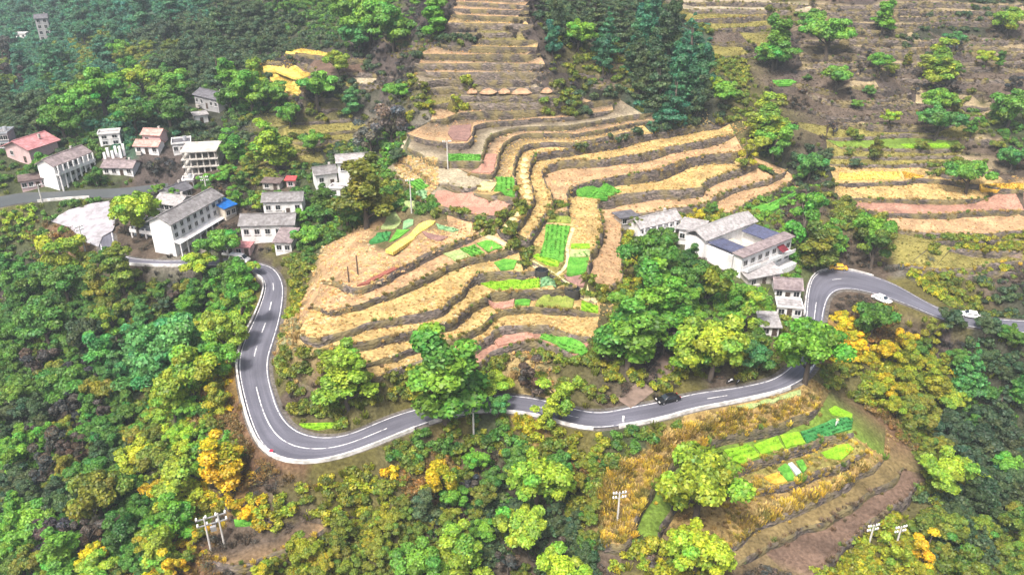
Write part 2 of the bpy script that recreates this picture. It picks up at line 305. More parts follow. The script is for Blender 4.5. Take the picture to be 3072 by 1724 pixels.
def resample(pts, step):
    """Catmull-Rom through pts (Vectors), even spacing"""
    P = [pts[0]*2-pts[1]] + list(pts) + [pts[-1]*2-pts[-2]]; out = []
    for i in range(1, len(P)-2):
        p0, p1, p2, p3 = P[i-1], P[i], P[i+1], P[i+2]; L = (p2-p1).length; k = max(1, int(round(L/step)))
        for j in range(k):
            t = j/k
            out.append(.5*((2*p1)+(p2-p0)*t+(2*p0-5*p1+4*p2-p3)*t*t+(3*p1-p0-3*p2+p3)*t**3))
    out.append(P[-2]); return out
def arclen(pts):
    a = [0.0]
    for i in range(1, len(pts)): a.append(a[-1]+(pts[i]-pts[i-1]).length)
    return a
LOWER = {}
rims, foots = {}, {}
for n, d in T.items():
    px = d['rim']; z0, z1 = ZT[n]; m = len(px)
    # the slope of a rim sits in its first half (the L-shaped arms drop towards the draw)
    pl = [0.0]
    for i in range(1, m): pl.append(pl[-1]+math.hypot(px[i][0]-px[i-1][0], px[i][1]-px[i-1][1]))
    lin = d['z'][0] == 's' if not isinstance(d['z'], (int, float)) else False
    pts = []
    for i in range(m):
        t = pl[i]/pl[-1]; t = t if lin else min(1, t*2.0)
        t = t*t*(3-2*t) if not lin else t
        pts.append(unproj(px[i][0], px[i][1], z0+(z1-z0)*t))
    pts = resample(pts, 1.6)
    L = arclen(pts); ph = random.uniform(0, 9)
    for i, p in enumerate(pts):
        p.x += .18*math.sin(L[i]*.9+ph)+random.uniform(-.1, .1); p.y += .22*math.sin(L[i]*.7+ph*2)+random.uniform(-.12, .12); p.z += .08*math.sin(L[i]*.31+ph)
    rims[n] = pts
def out_normal(pts, i):
    d = pts[min(i+1, len(pts)-1)]-pts[max(i-1, 0)]; d.z = 0
    d.normalize(); return Vector((d.y, -d.x, 0))
HW = {}
for n in T:
    z = T[n]['z']
    if not isinstance(z, (int, float)) and z[0] == 'c': HW[n] = max(.8, ZT[n][1]-max(ZT[z[3]]))
HW.update(dict(K00=1.2, K0=2.6, K6=1.0, R4=1.8, R3=1.7, K7=2.0, G=1.5, G2=1.0, G3=1.2, f1=1.6, f2=1.7, f3=1.5, f4=1.3, f5=1.3, f6=1.0, f7=1.0, f8=1.1, f9=1.2, f10=1.0,
    f11=1.2, f12=1.4, f13=1.2, f14=1.2, f15=1.2, f16=1.6, f17=1.4, f18=1.8, f19=1.8, f20=1.6, f21=1.6, f22=1.4, f23=1.4, y1=1.6, y1b=1.6, y2=1.6, y3=1.2, y4=1.2, y5=1.2, y6=1.2,
    y7=1.2, y8=1.0, q1=1.9, q2=1.8, q3=1.7, q4=1.5, q5=1.3, q6=2.0, q7=1.5))
for n, pts in rims.items():
    L = arclen(pts); tot = L[-1]; h0 = HW.get(n, 1.4); fp = []
    for i, p in enumerate(pts):
        e = min(L[i], tot-L[i]); k = min(1, .25+e/6.0); h = h0*k*(1+.10*math.sin(L[i]*.23+len(n))+.12*math.sin(L[i]*.071+2*len(n)))
        nv = out_normal(pts, i); q = p+nv*(.12+.16*h); q.z = p.z-h; fp.append(q)
    foots[n] = fp

# ------------------------------------------------------------------ the road, edge pairs (valley side, hill side)
ROAD_ST = []
def st(tile, *pairs):
    for a, b, c, d in pairs: ROAD_ST.append((S(tile, (a, b))[0], S(tile, (c, d))[0]))
st('ML', (735, 340, 850, 300), (755, 425, 868, 395), (775, 505, 890, 455), (900, 537, 960, 490), (1080, 552, 1080, 508), (1250, 557, 1250, 518), (1500, 557, 1500, 508),
   (1700, 556, 1720, 502), (1850, 585, 1915, 530), (1950, 625, 2040, 555), (1995, 685, 2105, 618), (1990, 760, 2140, 700), (1950, 880, 2138, 800), (1900, 990, 2118, 950), (1840, 1110, 2070, 1120), (1797, 1250, 2028, 1255), (1800, 1380, 2030, 1395))
st('BL', (1822, 50, 2060, 55), (1860, 210, 2098, 180), (1920, 385, 2165, 290), (1992, 497, 2240, 355), (2085, 566, 2330, 393), (2220, 598, 2440, 408), (2400, 592, 2560, 400))
st('BC', (0, 555, 80, 372), (230, 465, 210, 315), (430, 382, 380, 240), (610, 310, 560, 188), (760, 265, 720, 150), (900, 225, 885, 113), (1060, 202, 1065, 85), (1250, 205, 1255, 80), (1430, 225, 1450, 100),
   (1560, 260, 1600, 140), (1700, 305, 1740, 180), (1850, 340, 1860, 212), (1960, 345, 1960, 218), (2090, 318, 2050, 203), (2230, 302, 2160, 172), (2400, 265, 2350, 145), (2575, 217, 2540, 97))
st('BR', (150, 178, 130, 62), (400, 132, 370, 33), (600, 90, 550, -2), (760, 48, 670, -32))
st('MR', (890, 1440, 740, 1372), (960, 1385, 810, 1320), (1015, 1290, 870, 1235), (1050, 1140, 908, 1090), (1062, 960, 925, 935), (1085, 845, 938, 785), (1110, 785, 958, 690), (1155, 745, 990, 620), (1220, 730, 1075, 578), (1310, 735, 1200, 578), (1430, 765, 1340, 605),
   (1600, 815, 1500, 655), (1780, 885, 1640, 715), (1910, 945, 1780, 800), (2050, 992, 1950, 890), (2250, 1035, 2150, 940), (2575, 1065, 2500, 965), (2900, 1080, 2880, 990))
ROADZ = 0.0
rl = resample([unproj(*a, ROADZ) for a, b in ROAD_ST], 1e9); rr = resample([unproj(*b, ROADZ) for a, b in ROAD_ST], 1e9)
def even_pairs(A, B, step):
    a2, b2 = [], []
    P = lambda Q: [Q[0]*2-Q[1]]+list(Q)+[Q[-1]*2-Q[-2]]
    PA, PB = P(A), P(B)
    cr = lambda Q, i, t: .5*((2*Q[i])+(Q[i+1]-Q[i-1])*t+(2*Q[i-1]-5*Q[i]+4*Q[i+1]-Q[i+2])*t*t+(3*Q[i]-Q[i-1]-3*Q[i+1]+Q[i+2])*t**3)
    for i in range(1, len(PA)-2):
        k = max(1, int(round(((PA[i+1]-PA[i]).length+(PB[i+1]-PB[i]).length)/2/step)))
        for j in range(k): a2.append(cr(PA, i, j/k)); b2.append(cr(PB, i, j/k))
    a2.append(PA[-2]); b2.append(PB[-2]); return a2, b2
RL, RR = even_pairs([unproj(*a, ROADZ) for a, b in ROAD_ST], [unproj(*b, ROADZ) for a, b in ROAD_ST], 1.5)
def smooth_line(L, it=6):
    for _ in range(it):
        L = [L[0]]+[(L[i-1]+L[i]*2+L[i+1])/4 for i in range(1, len(L)-1)]+[L[-1]]
    return L
RL, RR = smooth_line(RL), smooth_line(RR)
LANE_ST = [(S('V1', (a, b))[0], S('V1', (c, d))[0]) for a, b, c, d in ((-200, 850, -200, 730), (100, 790, 80, 690), (250, 765, 240, 665), (600, 732, 580, 655), (900, 712, 900, 632), (1160, 712, 1180, 622), (1500, 665, 1500, 590), (1700, 640, 1690, 570))]
LANEZ = 3.2
LL, LR = even_pairs([unproj(*a, LANEZ) for a, b in LANE_ST], [unproj(*b, LANEZ) for a, b in LANE_ST], 2.0)

# ------------------------------------------------------------------ control heights of the open ground (survey pixel of the wide view, height)
CTRL = """0 1446 -24;200 1446 -20;500 1446 -13;800 1446 -10;1100 1446 -12;1400 1446 -13;1500 1430 -13;0 700 -14;150 720 -10;300 740 -9;450 760 -9;560 800 -7;540 950 -6;570 1120 -4;
0 900 -20;200 900 -16;400 950 -11;0 1150 -22;250 1150 -17;450 1200 -10;620 1250 -5.5;720 1280 -6;560 1370 -9.5;900 1250 -5;1000 1350 -9;1200 1150 -5;1200 1300 -9;1400 1150 -5;1400 1300 -9;1500 1180 -5;
2100 1000 -5;2250 950 -9;2350 900 -9;2500 900 -12;2400 1050 -16;2576 1100 -17;2400 1250 -15;2576 1400 -22;2330 1420 -16.5;2450 1000 -14;2250 830 -3;2200 780 -1.2;2140 760 -.5;
100 560 -1;30 620 -6;150 650 -5;220 560 .4;430 600 1.2;550 600 2;680 620 1.6;700 550 4;470 490 4;300 430 6;150 450 5;60 400 9;280 360 11;370 390 9;500 430 7.5;450 370 10;20 350 12;
600 400 9;700 420 9;850 480 8;920 520 9;780 580 5;780 640 5;745 700 2.4;520 260 17;200 300 11;60 250 10;115 105 2;300 150 12;0 0 12;250 20 18;450 60 25;600 120 25;700 200 22;
800 90 33;950 100 38;1050 30 45;1000 250 26;950 350 18;750 320 16;1450 60 44;1600 150 36;1700 260 27;1520 200 33;1700 20 45;1850 250 26;1900 350 20;2030 470 12;
2100 60 40;2300 60 41;2500 60 41;2576 0 46;2050 0 46;2200 200 29;2450 200 29;2300 320 19.2;2500 350 17.2;2100 330 18.6;2100 530 7;2300 600 4.2;2500 640 2.2;2300 690 .8;2500 740 -1.5;2150 640 1.0;2020 640 2.4;
1800 600 6.2;1950 640 4.0;1700 680 5.0;1800 760 3.2;1950 740 2.6;1960 830 1.2;1750 900 2.0;1600 900 3.2;1850 930 .5;1500 960 2.2;1700 960 .7;1000 1000 1.6;1300 970 1.8;850 1020 1.2;740 1000 .5;
800 1195 -2.2;690 1195 -2.6;900 1165 -1.8;610 1120 -2.4;1000 1120 -1.6;740 1240 -4.5;1560 560 7.5;1420 600 9.6;1390 640 9.0;1450 640 8.4;1400 540 11;1580 1000 .4"""
ctrl = []
for it in CTRL.replace('\n', '').split(';'):
    a, b, c = map(float, it.split()); u, v = S((a, b))[0]; p = unproj(u, v, c); ctrl.append((p.x, p.y, p.z))
ctrl += [(-420, 620, 30), (-300, 700, 45), (-100, 420, 62), (0, 330, 66), (0, 450, 85), (60, 650, 120), (200, 380, 62), (200, 600, 105), (380, 420, 66), (420, 650, 110), (-220, 520, 40), (-60, 700, 110), (-500, 400, 25), (-460, 250, 5), (-300, 160, -22),
         (300, 250, 14), (380, 180, -10), (260, 120, -30), (-220, 60, -45), (0, 60, -28), (220, 60, -40), (0, 0, -30), (-200, -40, -45), (200, -40, -40), (-450, 60, -30), (430, 60, -30)]
for n in rims:
    for i in range(0, len(rims[n]), 4):
        p = rims[n][i]; q = foots[n][i]; ctrl.append((p.x, p.y, (p.z+q.z)/2))
for i in range(0, len(RL), 4):
    for A, B in ((RL[i], RR[i]), (RR[i], RL[i])):
        w = (A-B).normalized(); p = A+w*1.2; ctrl.append((p.x, p.y, ROADZ-.1))
for i in range(0, len(LL), 4): ctrl.append((LL[i].x, LL[i].y, LANEZ-.2)); ctrl.append((LR[i].x, LR[i].y, LANEZ-.1))
ctrl = np.array(ctrl)
def tps_fit(P, lam):
    n = len(P); D = np.linalg.norm(P[:, None, :2]-P[None, :, :2], axis=2)/100
    K = np.where(D > 0, D*D*np.log(D+1e-9), 0); K[np.diag_indices(n)] += lam
    Q = np.c_[np.ones(n), P[:, :2]/100]; A = np.zeros((n+3, n+3)); A[:n, :n] = K; A[:n, n:] = Q; A[n:, :n] = Q.T
    return np.linalg.solve(A, np.r_[P[:, 2], np.zeros(3)])
TW = tps_fit(ctrl, .002)
def base_z(xy):
    xy = np.asarray(xy, float).reshape(-1, 2); out = np.empty(len(xy))
    for s in range(0, len(xy), 4000):
        q = xy[s:s+4000]; D = np.linalg.norm(q[:, None, :]-ctrl[None, :, :2], axis=2)/100
        out[s:s+4000] = np.where(D > 0, D*D*np.log(D+1e-9), 0) @ TW[:-3] + TW[-3] + q @ TW[-2:]/100
    return out

# fainter old terraces on the scrubby hillsides: they follow the lie of the land
def on_base(u, v):
    d = ray(u, v); ts = np.arange(120, 520, 1.0); pts = np.array([(d.x*t, d.y*t) for t in ts]); zz = base_z(pts); h = CAMZ+d.z*ts-zz; i = int(np.argmax(h < 0))
    return Vector((d.x*ts[i], d.y*ts[i], zz[i])) if h.min() < 0 else None
OLDT = (.26, .21, .13)
AUTO = [('UR', y, x0, x1, OLDT, 'old') for y, x0, x1, c, fr in ((55, 980, 2560, SCRB, 'olive'), (105, 1000, 2560, SCRB, 'brown'), (150, 1000, 2560, SCRB, 'olive'), (195, 900, 2560, SCRB, 'brown'), (245, 900, 1780, SCRB, 'brown'), (330, 900, 2560, SCRB, 'brown'), (380, 930, 2560, SCRB, 'brown'), (420, 2050, 2575, SCRB, 'olive'), (440, 880, 1980, SCRB, 'brown'),
        (500, 900, 1980, SCRB, 'olive'), (540, 1950, 2575, SCRB, 'brown'), (548, 900, 1900, SCRB, 'brown'), (590, 1050, 1500, SCRB, 'brown'), (690, 1250, 1560, SCRB, 'brown'), (800, 1050, 1750, SCRB, 'brown'), (820, 1850, 2350, SCRB, 'brown'), (905, 1950, 2400, SCRB, 'olive'), (970, 1100, 2050, SCRB, 'brown'), (1075, 2130, 2450, SCRB, 'brown'), (1290, 1850, 2300, OLIV, 'olive'), (1330, 1880, 2350, SCRB, 'olive'))]
AUTO += [('U', y, x0, x1, c, fr) for y, x0, x1, c, fr in ((330, 330, 700, SCRB, 'brown'), (375, 420, 720, SCRB, 'olive'), (430, 350, 540, SCRB, 'olive'), (700, 80, 330, OLIV, 'olive'), (520, 1900, 2150, SCRB, 'olive'), (600, 1760, 2100, SCRB, 'olive'), (660, 1850, 2120, SCRB, 'olive'))]
AUTO += [('UL', 780, 2280, 2560, OLIV, 'olive'), ('UL', 840, 2260, 2570, OLIV, 'olive'), ('UL', 1085, 2200, 2570, OLIV, 'olive'), ('UL', 1180, 1850, 2300, OLIV, 'olive'), ('MR', 400, 1900, 2500, OLIV, 'olive'), ('MR', 470, 2000, 2560, OLIV, 'gold'), ('MR', 640, 2050, 2560, SCRB, 'olive')]
for k, (tl, y, x0, x1, c, fr_) in enumerate(AUTO):
    nn = 'a%d' % k; ph = k*1.7; pts = []
    for x in np.linspace(x0, x1, 7):
        q = on_base(*S(tl, (x, y+9*math.sin(x*.006+ph)+5*math.sin(x*.017+ph*2)))[0])
        if q is not None: pts.append(q)
    if len(pts) < 4: continue
    zm = sum(q.z for q in pts)/len(pts)
    R_ = resample(pts, 1.6); rims[nn] = R_; T[nn] = dict(rim=None, z=zm, col=c, fr=fr_, dens=.5); tot = arclen(R_)
    foots[nn] = []
    for i, q in enumerate(R_):
        q.z += .7; e_ = min(tot[i], tot[-1]-tot[i]); h = 1.9*min(1, .2+e_/8); o_ = out_normal(R_, i); g_ = q+o_*.35; g_.z = q.z-h; foots[nn].append(g_)

# constrained triangulation of the whole hillside: open grid + terrace rims and feet + road edges
V2, ZZ, TG, ED = [], [], [], []
def add_line(pts, tagv, zs=None):
    n0 = len(V2)
    for i, p in enumerate(pts):
        V2.append(Vector((p.x, p.y))); ZZ.append(p.z if zs is None else zs); TG.append(tagv)
    ED.extend((n0+i, n0+i+1) for i in range(len(pts)-1))
for n in rims: add_line(rims[n], ('r', n)); add_line(foots[n], ('f', n))
rlo = smooth_line([a+(a-b).normalized()*.9 for a, b in zip(RL, RR)], 3); rro = smooth_line([b+(b-a).normalized()*.9 for a, b in zip(RL, RR)], 3)
add_line(rlo, ('road', ''), ROADZ-.12); add_line(rro, ('road', ''), ROADZ-.12)
add_line([a+(a-b).normalized()*.6 for a, b in zip(LL, LR)], ('road', ''), LANEZ-.12); add_line([b+(b-a).normalized()*.6 for a, b in zip(LL, LR)], ('road', ''), LANEZ-.12)
lines = np.array([(v.x, v.y) for v in V2]); 
CELL = 6.0; hsh = {}
for i, (x, y) in enumerate(lines): hsh.setdefault((int(x//CELL), int(y//CELL)), []).append(i)
def near_idx(x, y, R=3):
    ci, cj = int(x//CELL), int(y//CELL); r = []
    for a in range(-R, R+1):
        for b in range(-R, R+1): r += hsh.get((ci+a, cj+b), ())
    return r
RIMI = {}
for i, t in enumerate(TG):
    if t[0] == 'r': RIMI.setdefault(t[1], []).append(i)
lane_c = np.array([((a.x+b.x)/2, (a.y+b.y)/2) for a, b in zip(RL, RR)]); lane_w = np.array([(a-b).length/2 for a, b in zip(RL, RR)])
lane2_c = np.array([((a.x+b.x)/2, (a.y+b.y)/2) for a, b in zip(LL, LR)]); lane2_w = np.array([(a-b).length/2 for a, b in zip(LL, LR)])
def on_road(x, y, m=1.0):
    return (np.hypot(lane_c[:, 0]-x, lane_c[:, 1]-y)-lane_w).min() < m or (np.hypot(lane2_c[:, 0]-x, lane2_c[:, 1]-y)-lane2_w).min() < m
gx = []
def grid(x0, x1, y0, y1, s, skip=None):
    for y in np.arange(y0, y1+.1, s):
        for x in np.arange(x0, x1+.1, s):
            if skip and skip(x, y): continue
            gx.append((x+random.uniform(-.3, .3)*s, y+random.uniform(-.3, .3)*s))
inner = lambda x, y: 60 < y < 330 and abs(x) < 60+.62*y
grid(-230, 230, 60, 330, 3.2, lambda x, y: not inner(x, y))
grid(-560, 560, -60, 780, 14.0, lambda x, y: inner(x, y))
keep = []
for x, y in gx:
    ids = near_idx(x, y)
    if ids:
        P = lines[ids]; d = np.hypot(P[:, 0]-x, P[:, 1]-y)
        if d.min() < 1.9: continue
        # inside a tread: left of a rim and in front of the next foot
        k = int(d.argmin()); i = ids[k]; tg = TG[i]
        if tg[0] == 'road' and on_road(x, y): continue
        best = {}
        for j, dd in zip(ids, d):
            if TG[j][0] == 'r' and TG[j][1][0] != 'a' and dd < 15 and dd < best.get(TG[j][1], (99, 0))[0]: best[TG[j][1]] = (dd, j)
        lf = rt = False; close = False
        for nm_, (dd, j) in best.items():
            j2 = j+1 if j+1 < len(TG) and TG[j+1] == TG[j] else j-1; s = 1 if j2 > j else -1
            tv = (lines[j2]-lines[j])*s; side = tv[0]*(y-lines[j][1])-tv[1]*(x-lines[j][0])
            if side > 0: lf = True; close = close or dd < 2.6
            else: rt = True
        if (lf and rt) or close: continue
    elif on_road(x, y): continue
    keep.append((x, y))
keep = np.array(keep); kz = base_z(keep)
kz += .35*np.sin(keep[:, 0]*.31+1.3*np.sin(keep[:, 1]*.17))*np.cos(keep[:, 1]*.27)+RNG.normal(0, .12, len(keep))
for (x, y), z in zip(keep, kz): V2.append(Vector((x, y))); ZZ.append(float(z)); TG.append(('g', ''))
cv, ce, cf, ov, oe, of_ = delaunay_2d_cdt(V2, ED, [], 0, 1e-4)
gz, gt = [], []
newi = [i for i in range(len(cv)) if not ov[i]]
nz = dict(zip(newi, base_z([(cv[i].x, cv[i].y) for i in newi]))) if newi else {}
for i in range(len(cv)):
    if ov[i]: gz.append(sum(ZZ[j] for j in ov[i])/len(ov[i])); gt.append(TG[ov[i][0]])
    else: gz.append(float(nz[i])); gt.append(('n', ''))
gverts = [(cv[i].x, cv[i].y, gz[i]) for i in range(len(cv))]
gfaces = [tuple(f) for f in cf if len(f) == 3]
tri_up = []
for f in gfaces:
    a, b, c = (gverts[k] for k in f)
    tri_up.append(f if (b[0]-a[0])*(c[1]-a[1])-(b[1]-a[1])*(c[0]-a[0]) > 0 else (f[0], f[2], f[1]))
gfaces = tri_up
BVH = BVHTree.FromPolygons(gverts, gfaces)
def ground_at(x, y):
    h = BVH.ray_cast(Vector((x, y, 400)), Vector((0, 0, -1))); return h[0].z if h[0] is not None else 0.0
def hit(u, v, lift=0.0):
    """ground point seen at a survey pixel; with lift, the ground point whose spot `lift` metres above it is seen there"""
    d = ray(u, v); o = Vector((0, 0, CAMZ-lift)); h = BVH.ray_cast(o, d); return h[0].copy() if h[0] is not None else unproj(u, v, 0)

# face kinds and soil colours
fk = []
def steep(f):
    a, b, c = (Vector(gverts[k]) for k in f); n = (b-a).cross(c-a)
    return n.z < .86*n.length or max((a-b).length, (b-c).length, (a-c).length) > 17
for f in gfaces:
    t = [gt[k] for k in f]; names = {x[1] for x in t}; kinds = {x[0] for x in t}
    if 'r' in kinds and 'f' in kinds and len(names) == 1: fk.append(('wall', t[0][1]))
    elif 'r' in kinds and not any(x[0] == 'r' and x[1] in ('q1', 'q2', 'q3', 'q4', 'q5', 'q6') for x in t) and steep(f): fk.append(('ground', ''))
    elif 'r' in kinds: fk.append(('tread', next(x[1] for x in t if x[0] == 'r')))
    elif kinds == {'road'}: fk.append(('road', ''))
    elif 'f' in kinds:
        n = next(x[1] for x in t if x[0] == 'f'); s = T[n]['z']
        c = s[3] if (not isinstance(s, (int, float)) and s[0] == 'c') else None
        fk.append(('tread', c) if c and max(abs(gverts[a][2]-gverts[b][2]) for a in f for b in f) < .9 else ('ground', ''))
    else: fk.append(('ground', ''))
# ------------------------------------------------------------------ plant and soil palette: what grows where (wide-view pixel, kind of cover)
KIND = dict(lime=(.21, .315, .022), green=(.1, .245, .022), deep=(.062, .155, .018), teal=(.058, .2, .042), gold=(.42, .335, .008), olive=(.125, .16, .014), dark=(.045, .082, .03),
            brown=(.085, .066, .05), rust=(.2, .125, .035), straw=(.38, .28, .11), mauve=(.062, .053, .052), haze=(.034, .135, .066), grey=(.12, .115, .095), yolive=(.2, .225, .012))  # haze: foliage green with distant mist put into the leaf colour
PAL = """20 40 haze;200 60 haze;350 40 haze;100 160 haze;300 100 haze;150 120 haze;60 130 haze;400 30 haze;250 180 haze;330 130 olive;250 140 olive;420 100 dark;500 60 dark;480 20 haze;560 90 dark;620 40 dark;560 150 dark;700 80 dark;760 40 deep;800 110 dark;650 150 dark;
30 200 mauve;100 230 haze;60 300 dark;180 200 deep;330 230 green;250 260 deep;420 230 deep;330 300 haze;450 300 dark;480 200 dark;600 260 deep;560 330 dark;30 440 deep;90 360 dark;200 330 deep;420 450 mauve;640 450 olive;700 380 olive;760 400 olive;
860 330 olive;930 300 grey;980 280 grey;960 380 deep;870 390 dark;900 210 dark;980 180 mauve;960 130 mauve;1010 60 mauve;1060 110 dark;1330 20 mauve;1330 120 mauve;1360 160 mauve;1380 210 mauve;1060 150 mauve;1420 240 olive;1090 60 mauve;750 170 mauve;850 60 deep;950 20 green;1100 210 olive;1130 230 yolive;
1400 30 dark;1480 60 dark;1560 50 dark;1650 60 dark;1720 120 haze;1620 150 haze;1700 210 haze;1560 160 olive;1480 170 olive;1500 240 dark;1780 250 dark;1850 190 olive;1880 270 olive;1800 60 olive;1900 60 olive;1960 160 mauve;
2060 130 brown;2160 190 brown;2250 150 brown;2330 80 dark;2450 60 dark;2300 30 mauve;2500 110 brown;2400 200 mauve;2520 200 brown;2200 260 mauve;2080 240 brown;2330 280 mauve;2450 310 olive;2530 320 deep;2100 320 brown;2000 330 brown;2020 390 dark;2150 380 olive;2080 430 dark;2250 350 olive;2450 370 brown;2540 450 brown;2400 420 olive;2050 500 brown;2110 520 olive;2000 530 brown;
2250 620 olive;2350 610 olive;2450 620 yolive;2300 640 grey;2200 660 brown;2350 720 yolive;2420 720 olive;2300 760 yolive;2500 720 brown;2450 780 olive;2540 760 dark;2250 800 yolive;2130 740 brown;2200 830 rust;2140 850 gold;2320 850 brown;2400 870 mauve;2500 850 dark;2440 900 dark;2350 960 yolive;2200 960 yolive;2270 1000 yolive;2150 970 olive;2080 960 olive;2320 1080 olive;2400 1060 dark;2480 1050 deep;2540 1000 dark;2230 1080 rust;2330 1180 olive;2450 1130 dark;2540 1250 dark;2400 1280 dark;2350 1330 olive;2300 1380 yolive;2200 1380 yolive;2180 1430 yolive;2450 1380 dark;2540 1400 olive;2120 1290 yolive;
60 560 lime;60 620 deep;110 600 rust;30 700 mauve;150 700 olive;80 740 deep;200 760 deep;200 850 mauve;120 870 deep;250 880 dark;300 800 olive;380 720 deep;330 700 brown;420 770 olive;500 740 mauve;450 800 dark;560 760 green;620 700 mauve;530 700 deep;600 740 yolive;610 830 lime;560 850 lime;480 830 green;420 900 teal;350 870 teal;250 960 mauve;180 940 mauve;100 960 deep;40 1000 deep;60 1080 dark;130 1100 mauve;220 1060 brown;280 1010 deep;330 960 teal;360 1040 olive;430 1040 green;520 1000 lime;570 980 gold;540 1060 rust;500 1050 yolive;580 1080 rust;600 1020 rust;500 1150 green;450 1100 lime;390 1100 olive;300 1130 deep;200 1180 brown;130 1190 brown;60 1180 green;30 1250 dark;160 1250 dark;240 1330 mauve;330 1280 deep;350 1200 dark;420 1200 lime;470 1260 gold;430 1300 green;380 1330 lime;330 1390 deep;200 1420 green;300 1430 gold;250 1360 brown;120 1420 mauve;60 1380 green;480 1330 gold;440 1410 rust;500 1300 olive;
640 1200 rust;600 1240 brown;680 1230 brown;620 1290 gold;700 1260 yolive;760 1250 olive;640 1330 brown;800 1200 yolive;850 1180 yolive;780 1200 rust;820 1260 yolive;900 1230 olive;960 1210 olive;900 1180 yolive;560 1340 brown;700 1360 brown;780 1310 brown;850 1300 yolive;750 1390 yolive;850 1350 olive;930 1330 yolive;980 1280 olive;1040 1220 rust;1060 1190 gold;1100 1180 rust;1000 1190 olive;1020 1150 olive;1100 1130 deep;1180 1120 olive;1150 1080 yolive;1250 1090 deep;1280 1110 deep;1330 1080 gold;1350 1100 yolive;1450 1110 yolive;1400 1130 olive;1500 1120 yolive;1550 1120 deep;1500 1180 olive;1430 1230 deep;1470 1280 olive;1480 1180 rust;1250 1200 brown;1200 1250 mauve;1180 1300 brown;1250 1280 dark;1150 1340 brown;1260 1380 dark;1400 1350 dark;1450 1350 dark;1380 1280 dark;1500 1330 olive;1300 1430 brown;1000 1340 olive;930 1410 olive;1100 1300 dark;1050 1370 olive;880 1430 olive;1560 1380 brown;1620 1420 yolive;1700 1430 yolive;1850 1420 brown;1760 1430 yolive;
740 720 olive;730 760 yolive;740 860 straw;750 920 olive;700 960 olive;760 1000 brown;800 1040 olive;860 1060 olive;950 1020 olive;1000 980 olive;1050 1000 yolive;1250 960 olive;1300 930 straw;1350 950 straw;1400 920 olive;1450 970 olive;1520 960 olive;1560 950 yolive;1630 1030 olive;1640 930 mauve;1700 970 yolive;1750 940 olive;1800 950 brown;1600 1000 brown;1880 920 olive;1540 880 olive;1480 850 olive;1250 560 olive;1350 610 olive;1400 650 olive;1330 640 olive;1600 560 olive;1680 560 yolive;1760 560 yolive;1850 540 olive;1930 520 green;1560 620 yolive;1700 650 deep;1750 620 brown;1980 670 green;2000 700 green;1880 800 green;1900 860 olive;
640 500 deep;780 470 deep;640 530 brown;700 460 brown;560 470 brown;520 500 brown;380 620 brown;330 600 brown;440 660 grey;770 620 deep;850 600 deep;900 560 olive;830 550 green;1000 480 deep;980 420 green;960 460 olive;740 650 olive;100 520 deep;250 490 deep;300 520 brown"""
for _k in ('lime', 'green', 'deep', 'teal', 'olive', 'dark', 'haze', 'yolive', 'gold'): KIND[_k] = tuple(q*(1.08 if _k == 'gold' else 1.17) for q in KIND[_k])
pal = [(float(a), float(b), c) for a, b, c in (x.split() for x in PAL.replace('\n', '').split(';'))]
palxy = np.array([(a, b) for a, b, c in pal])
def cover_at(p, jit=45.0):
    """kind of plant growing at a place"""
    u, v, d = proj(p); u, v = u/S((1, 0))[0][0] if False else u*2576/3072, v*2576/3072
    u += RNG.normal(0, jit); v += RNG.normal(0, jit*.6)
    u = min(2576, max(0, u)); v = min(1446, max(0, v))
    return pal[int(((palxy[:, 0]-u)**2+((palxy[:, 1]-v)*1.25)**2).argmin())][2]
SOIL = dict(lime=(.10, .10, .04), green=(.07, .085, .035), deep=(.05, .06, .03), teal=(.05, .075, .04), gold=(.2, .13, .045), olive=(.085, .078, .034), dark=(.04, .042, .03), brown=(.08, .062, .048),
            rust=(.13, .08, .05), straw=(.34, .26, .12), mauve=(.066, .054, .05), haze=(.045, .08, .055), grey=(.13, .12, .1), yolive=(.1, .09, .03))
# vertex soil colours by cover, treads by their own soil
vsoil = np.zeros((len(gverts), 3))
for i, p in enumerate(gverts):
    if p[1] < 20: vsoil[i] = SOIL['olive']; continue
    vsoil[i] = SOIL[cover_at(p, 14)]
QALL = S('Q', (60, 930), (300, 650), (560, 470), (700, 400), (1100, 250), (1700, 150), (1790, 200), (2000, 240), (2300, 520), (2400, 640), (2470, 800), (2300, 980), (1700, 1480), (1000, 1440), (900, 1250), (600, 1270), (370, 1210), (280, 1275), (160, 1275), (110, 1100))
QGOLD = S('Q', (60, 930), (300, 650), (420, 570), (560, 470), (700, 400), (1100, 250), (1700, 150), (1760, 240), (1350, 390), (1000, 470), (780, 560), (640, 670), (530, 800), (440, 960), (385, 1080), (370, 1180), (280, 1275), (160, 1275), (110, 1100))
FPOLY = [(QALL, (.14, .105, .06)), (QGOLD, (.27, .19, .07)), (S('P3', (160, 1180), (210, 900), (300, 640), (360, 480), (400, 340), (560, 290), (700, 200), (820, 120), (1000, 190), (880, 290), (1090, 400), (1560, 130), (1900, 150), (2060, 220), (1700, 330), (1300, 540), (900, 760), (500, 1200)), TAN),
         (S('P1', (130, 430), (540, 450), (560, 720), (400, 880), (240, 720), (110, 560)), GREY), (S('P1', (220, 190), (660, 160), (900, 100), (880, 300), (650, 300)), TAN), (S('P4', (900, 60), (1300, 40), (1250, 600), (1060, 630), (800, 430)), (.3, .3, .12))]
def px_in(u, v, P):
    c = False; j = len(P)-1
    for i in range(len(P)):
        if (P[i][1] > v) != (P[j][1] > v) and u < (P[j][0]-P[i][0])*(v-P[i][1])/(P[j][1]-P[i][1])+P[i][0]: c = not c
        j = i
    return c
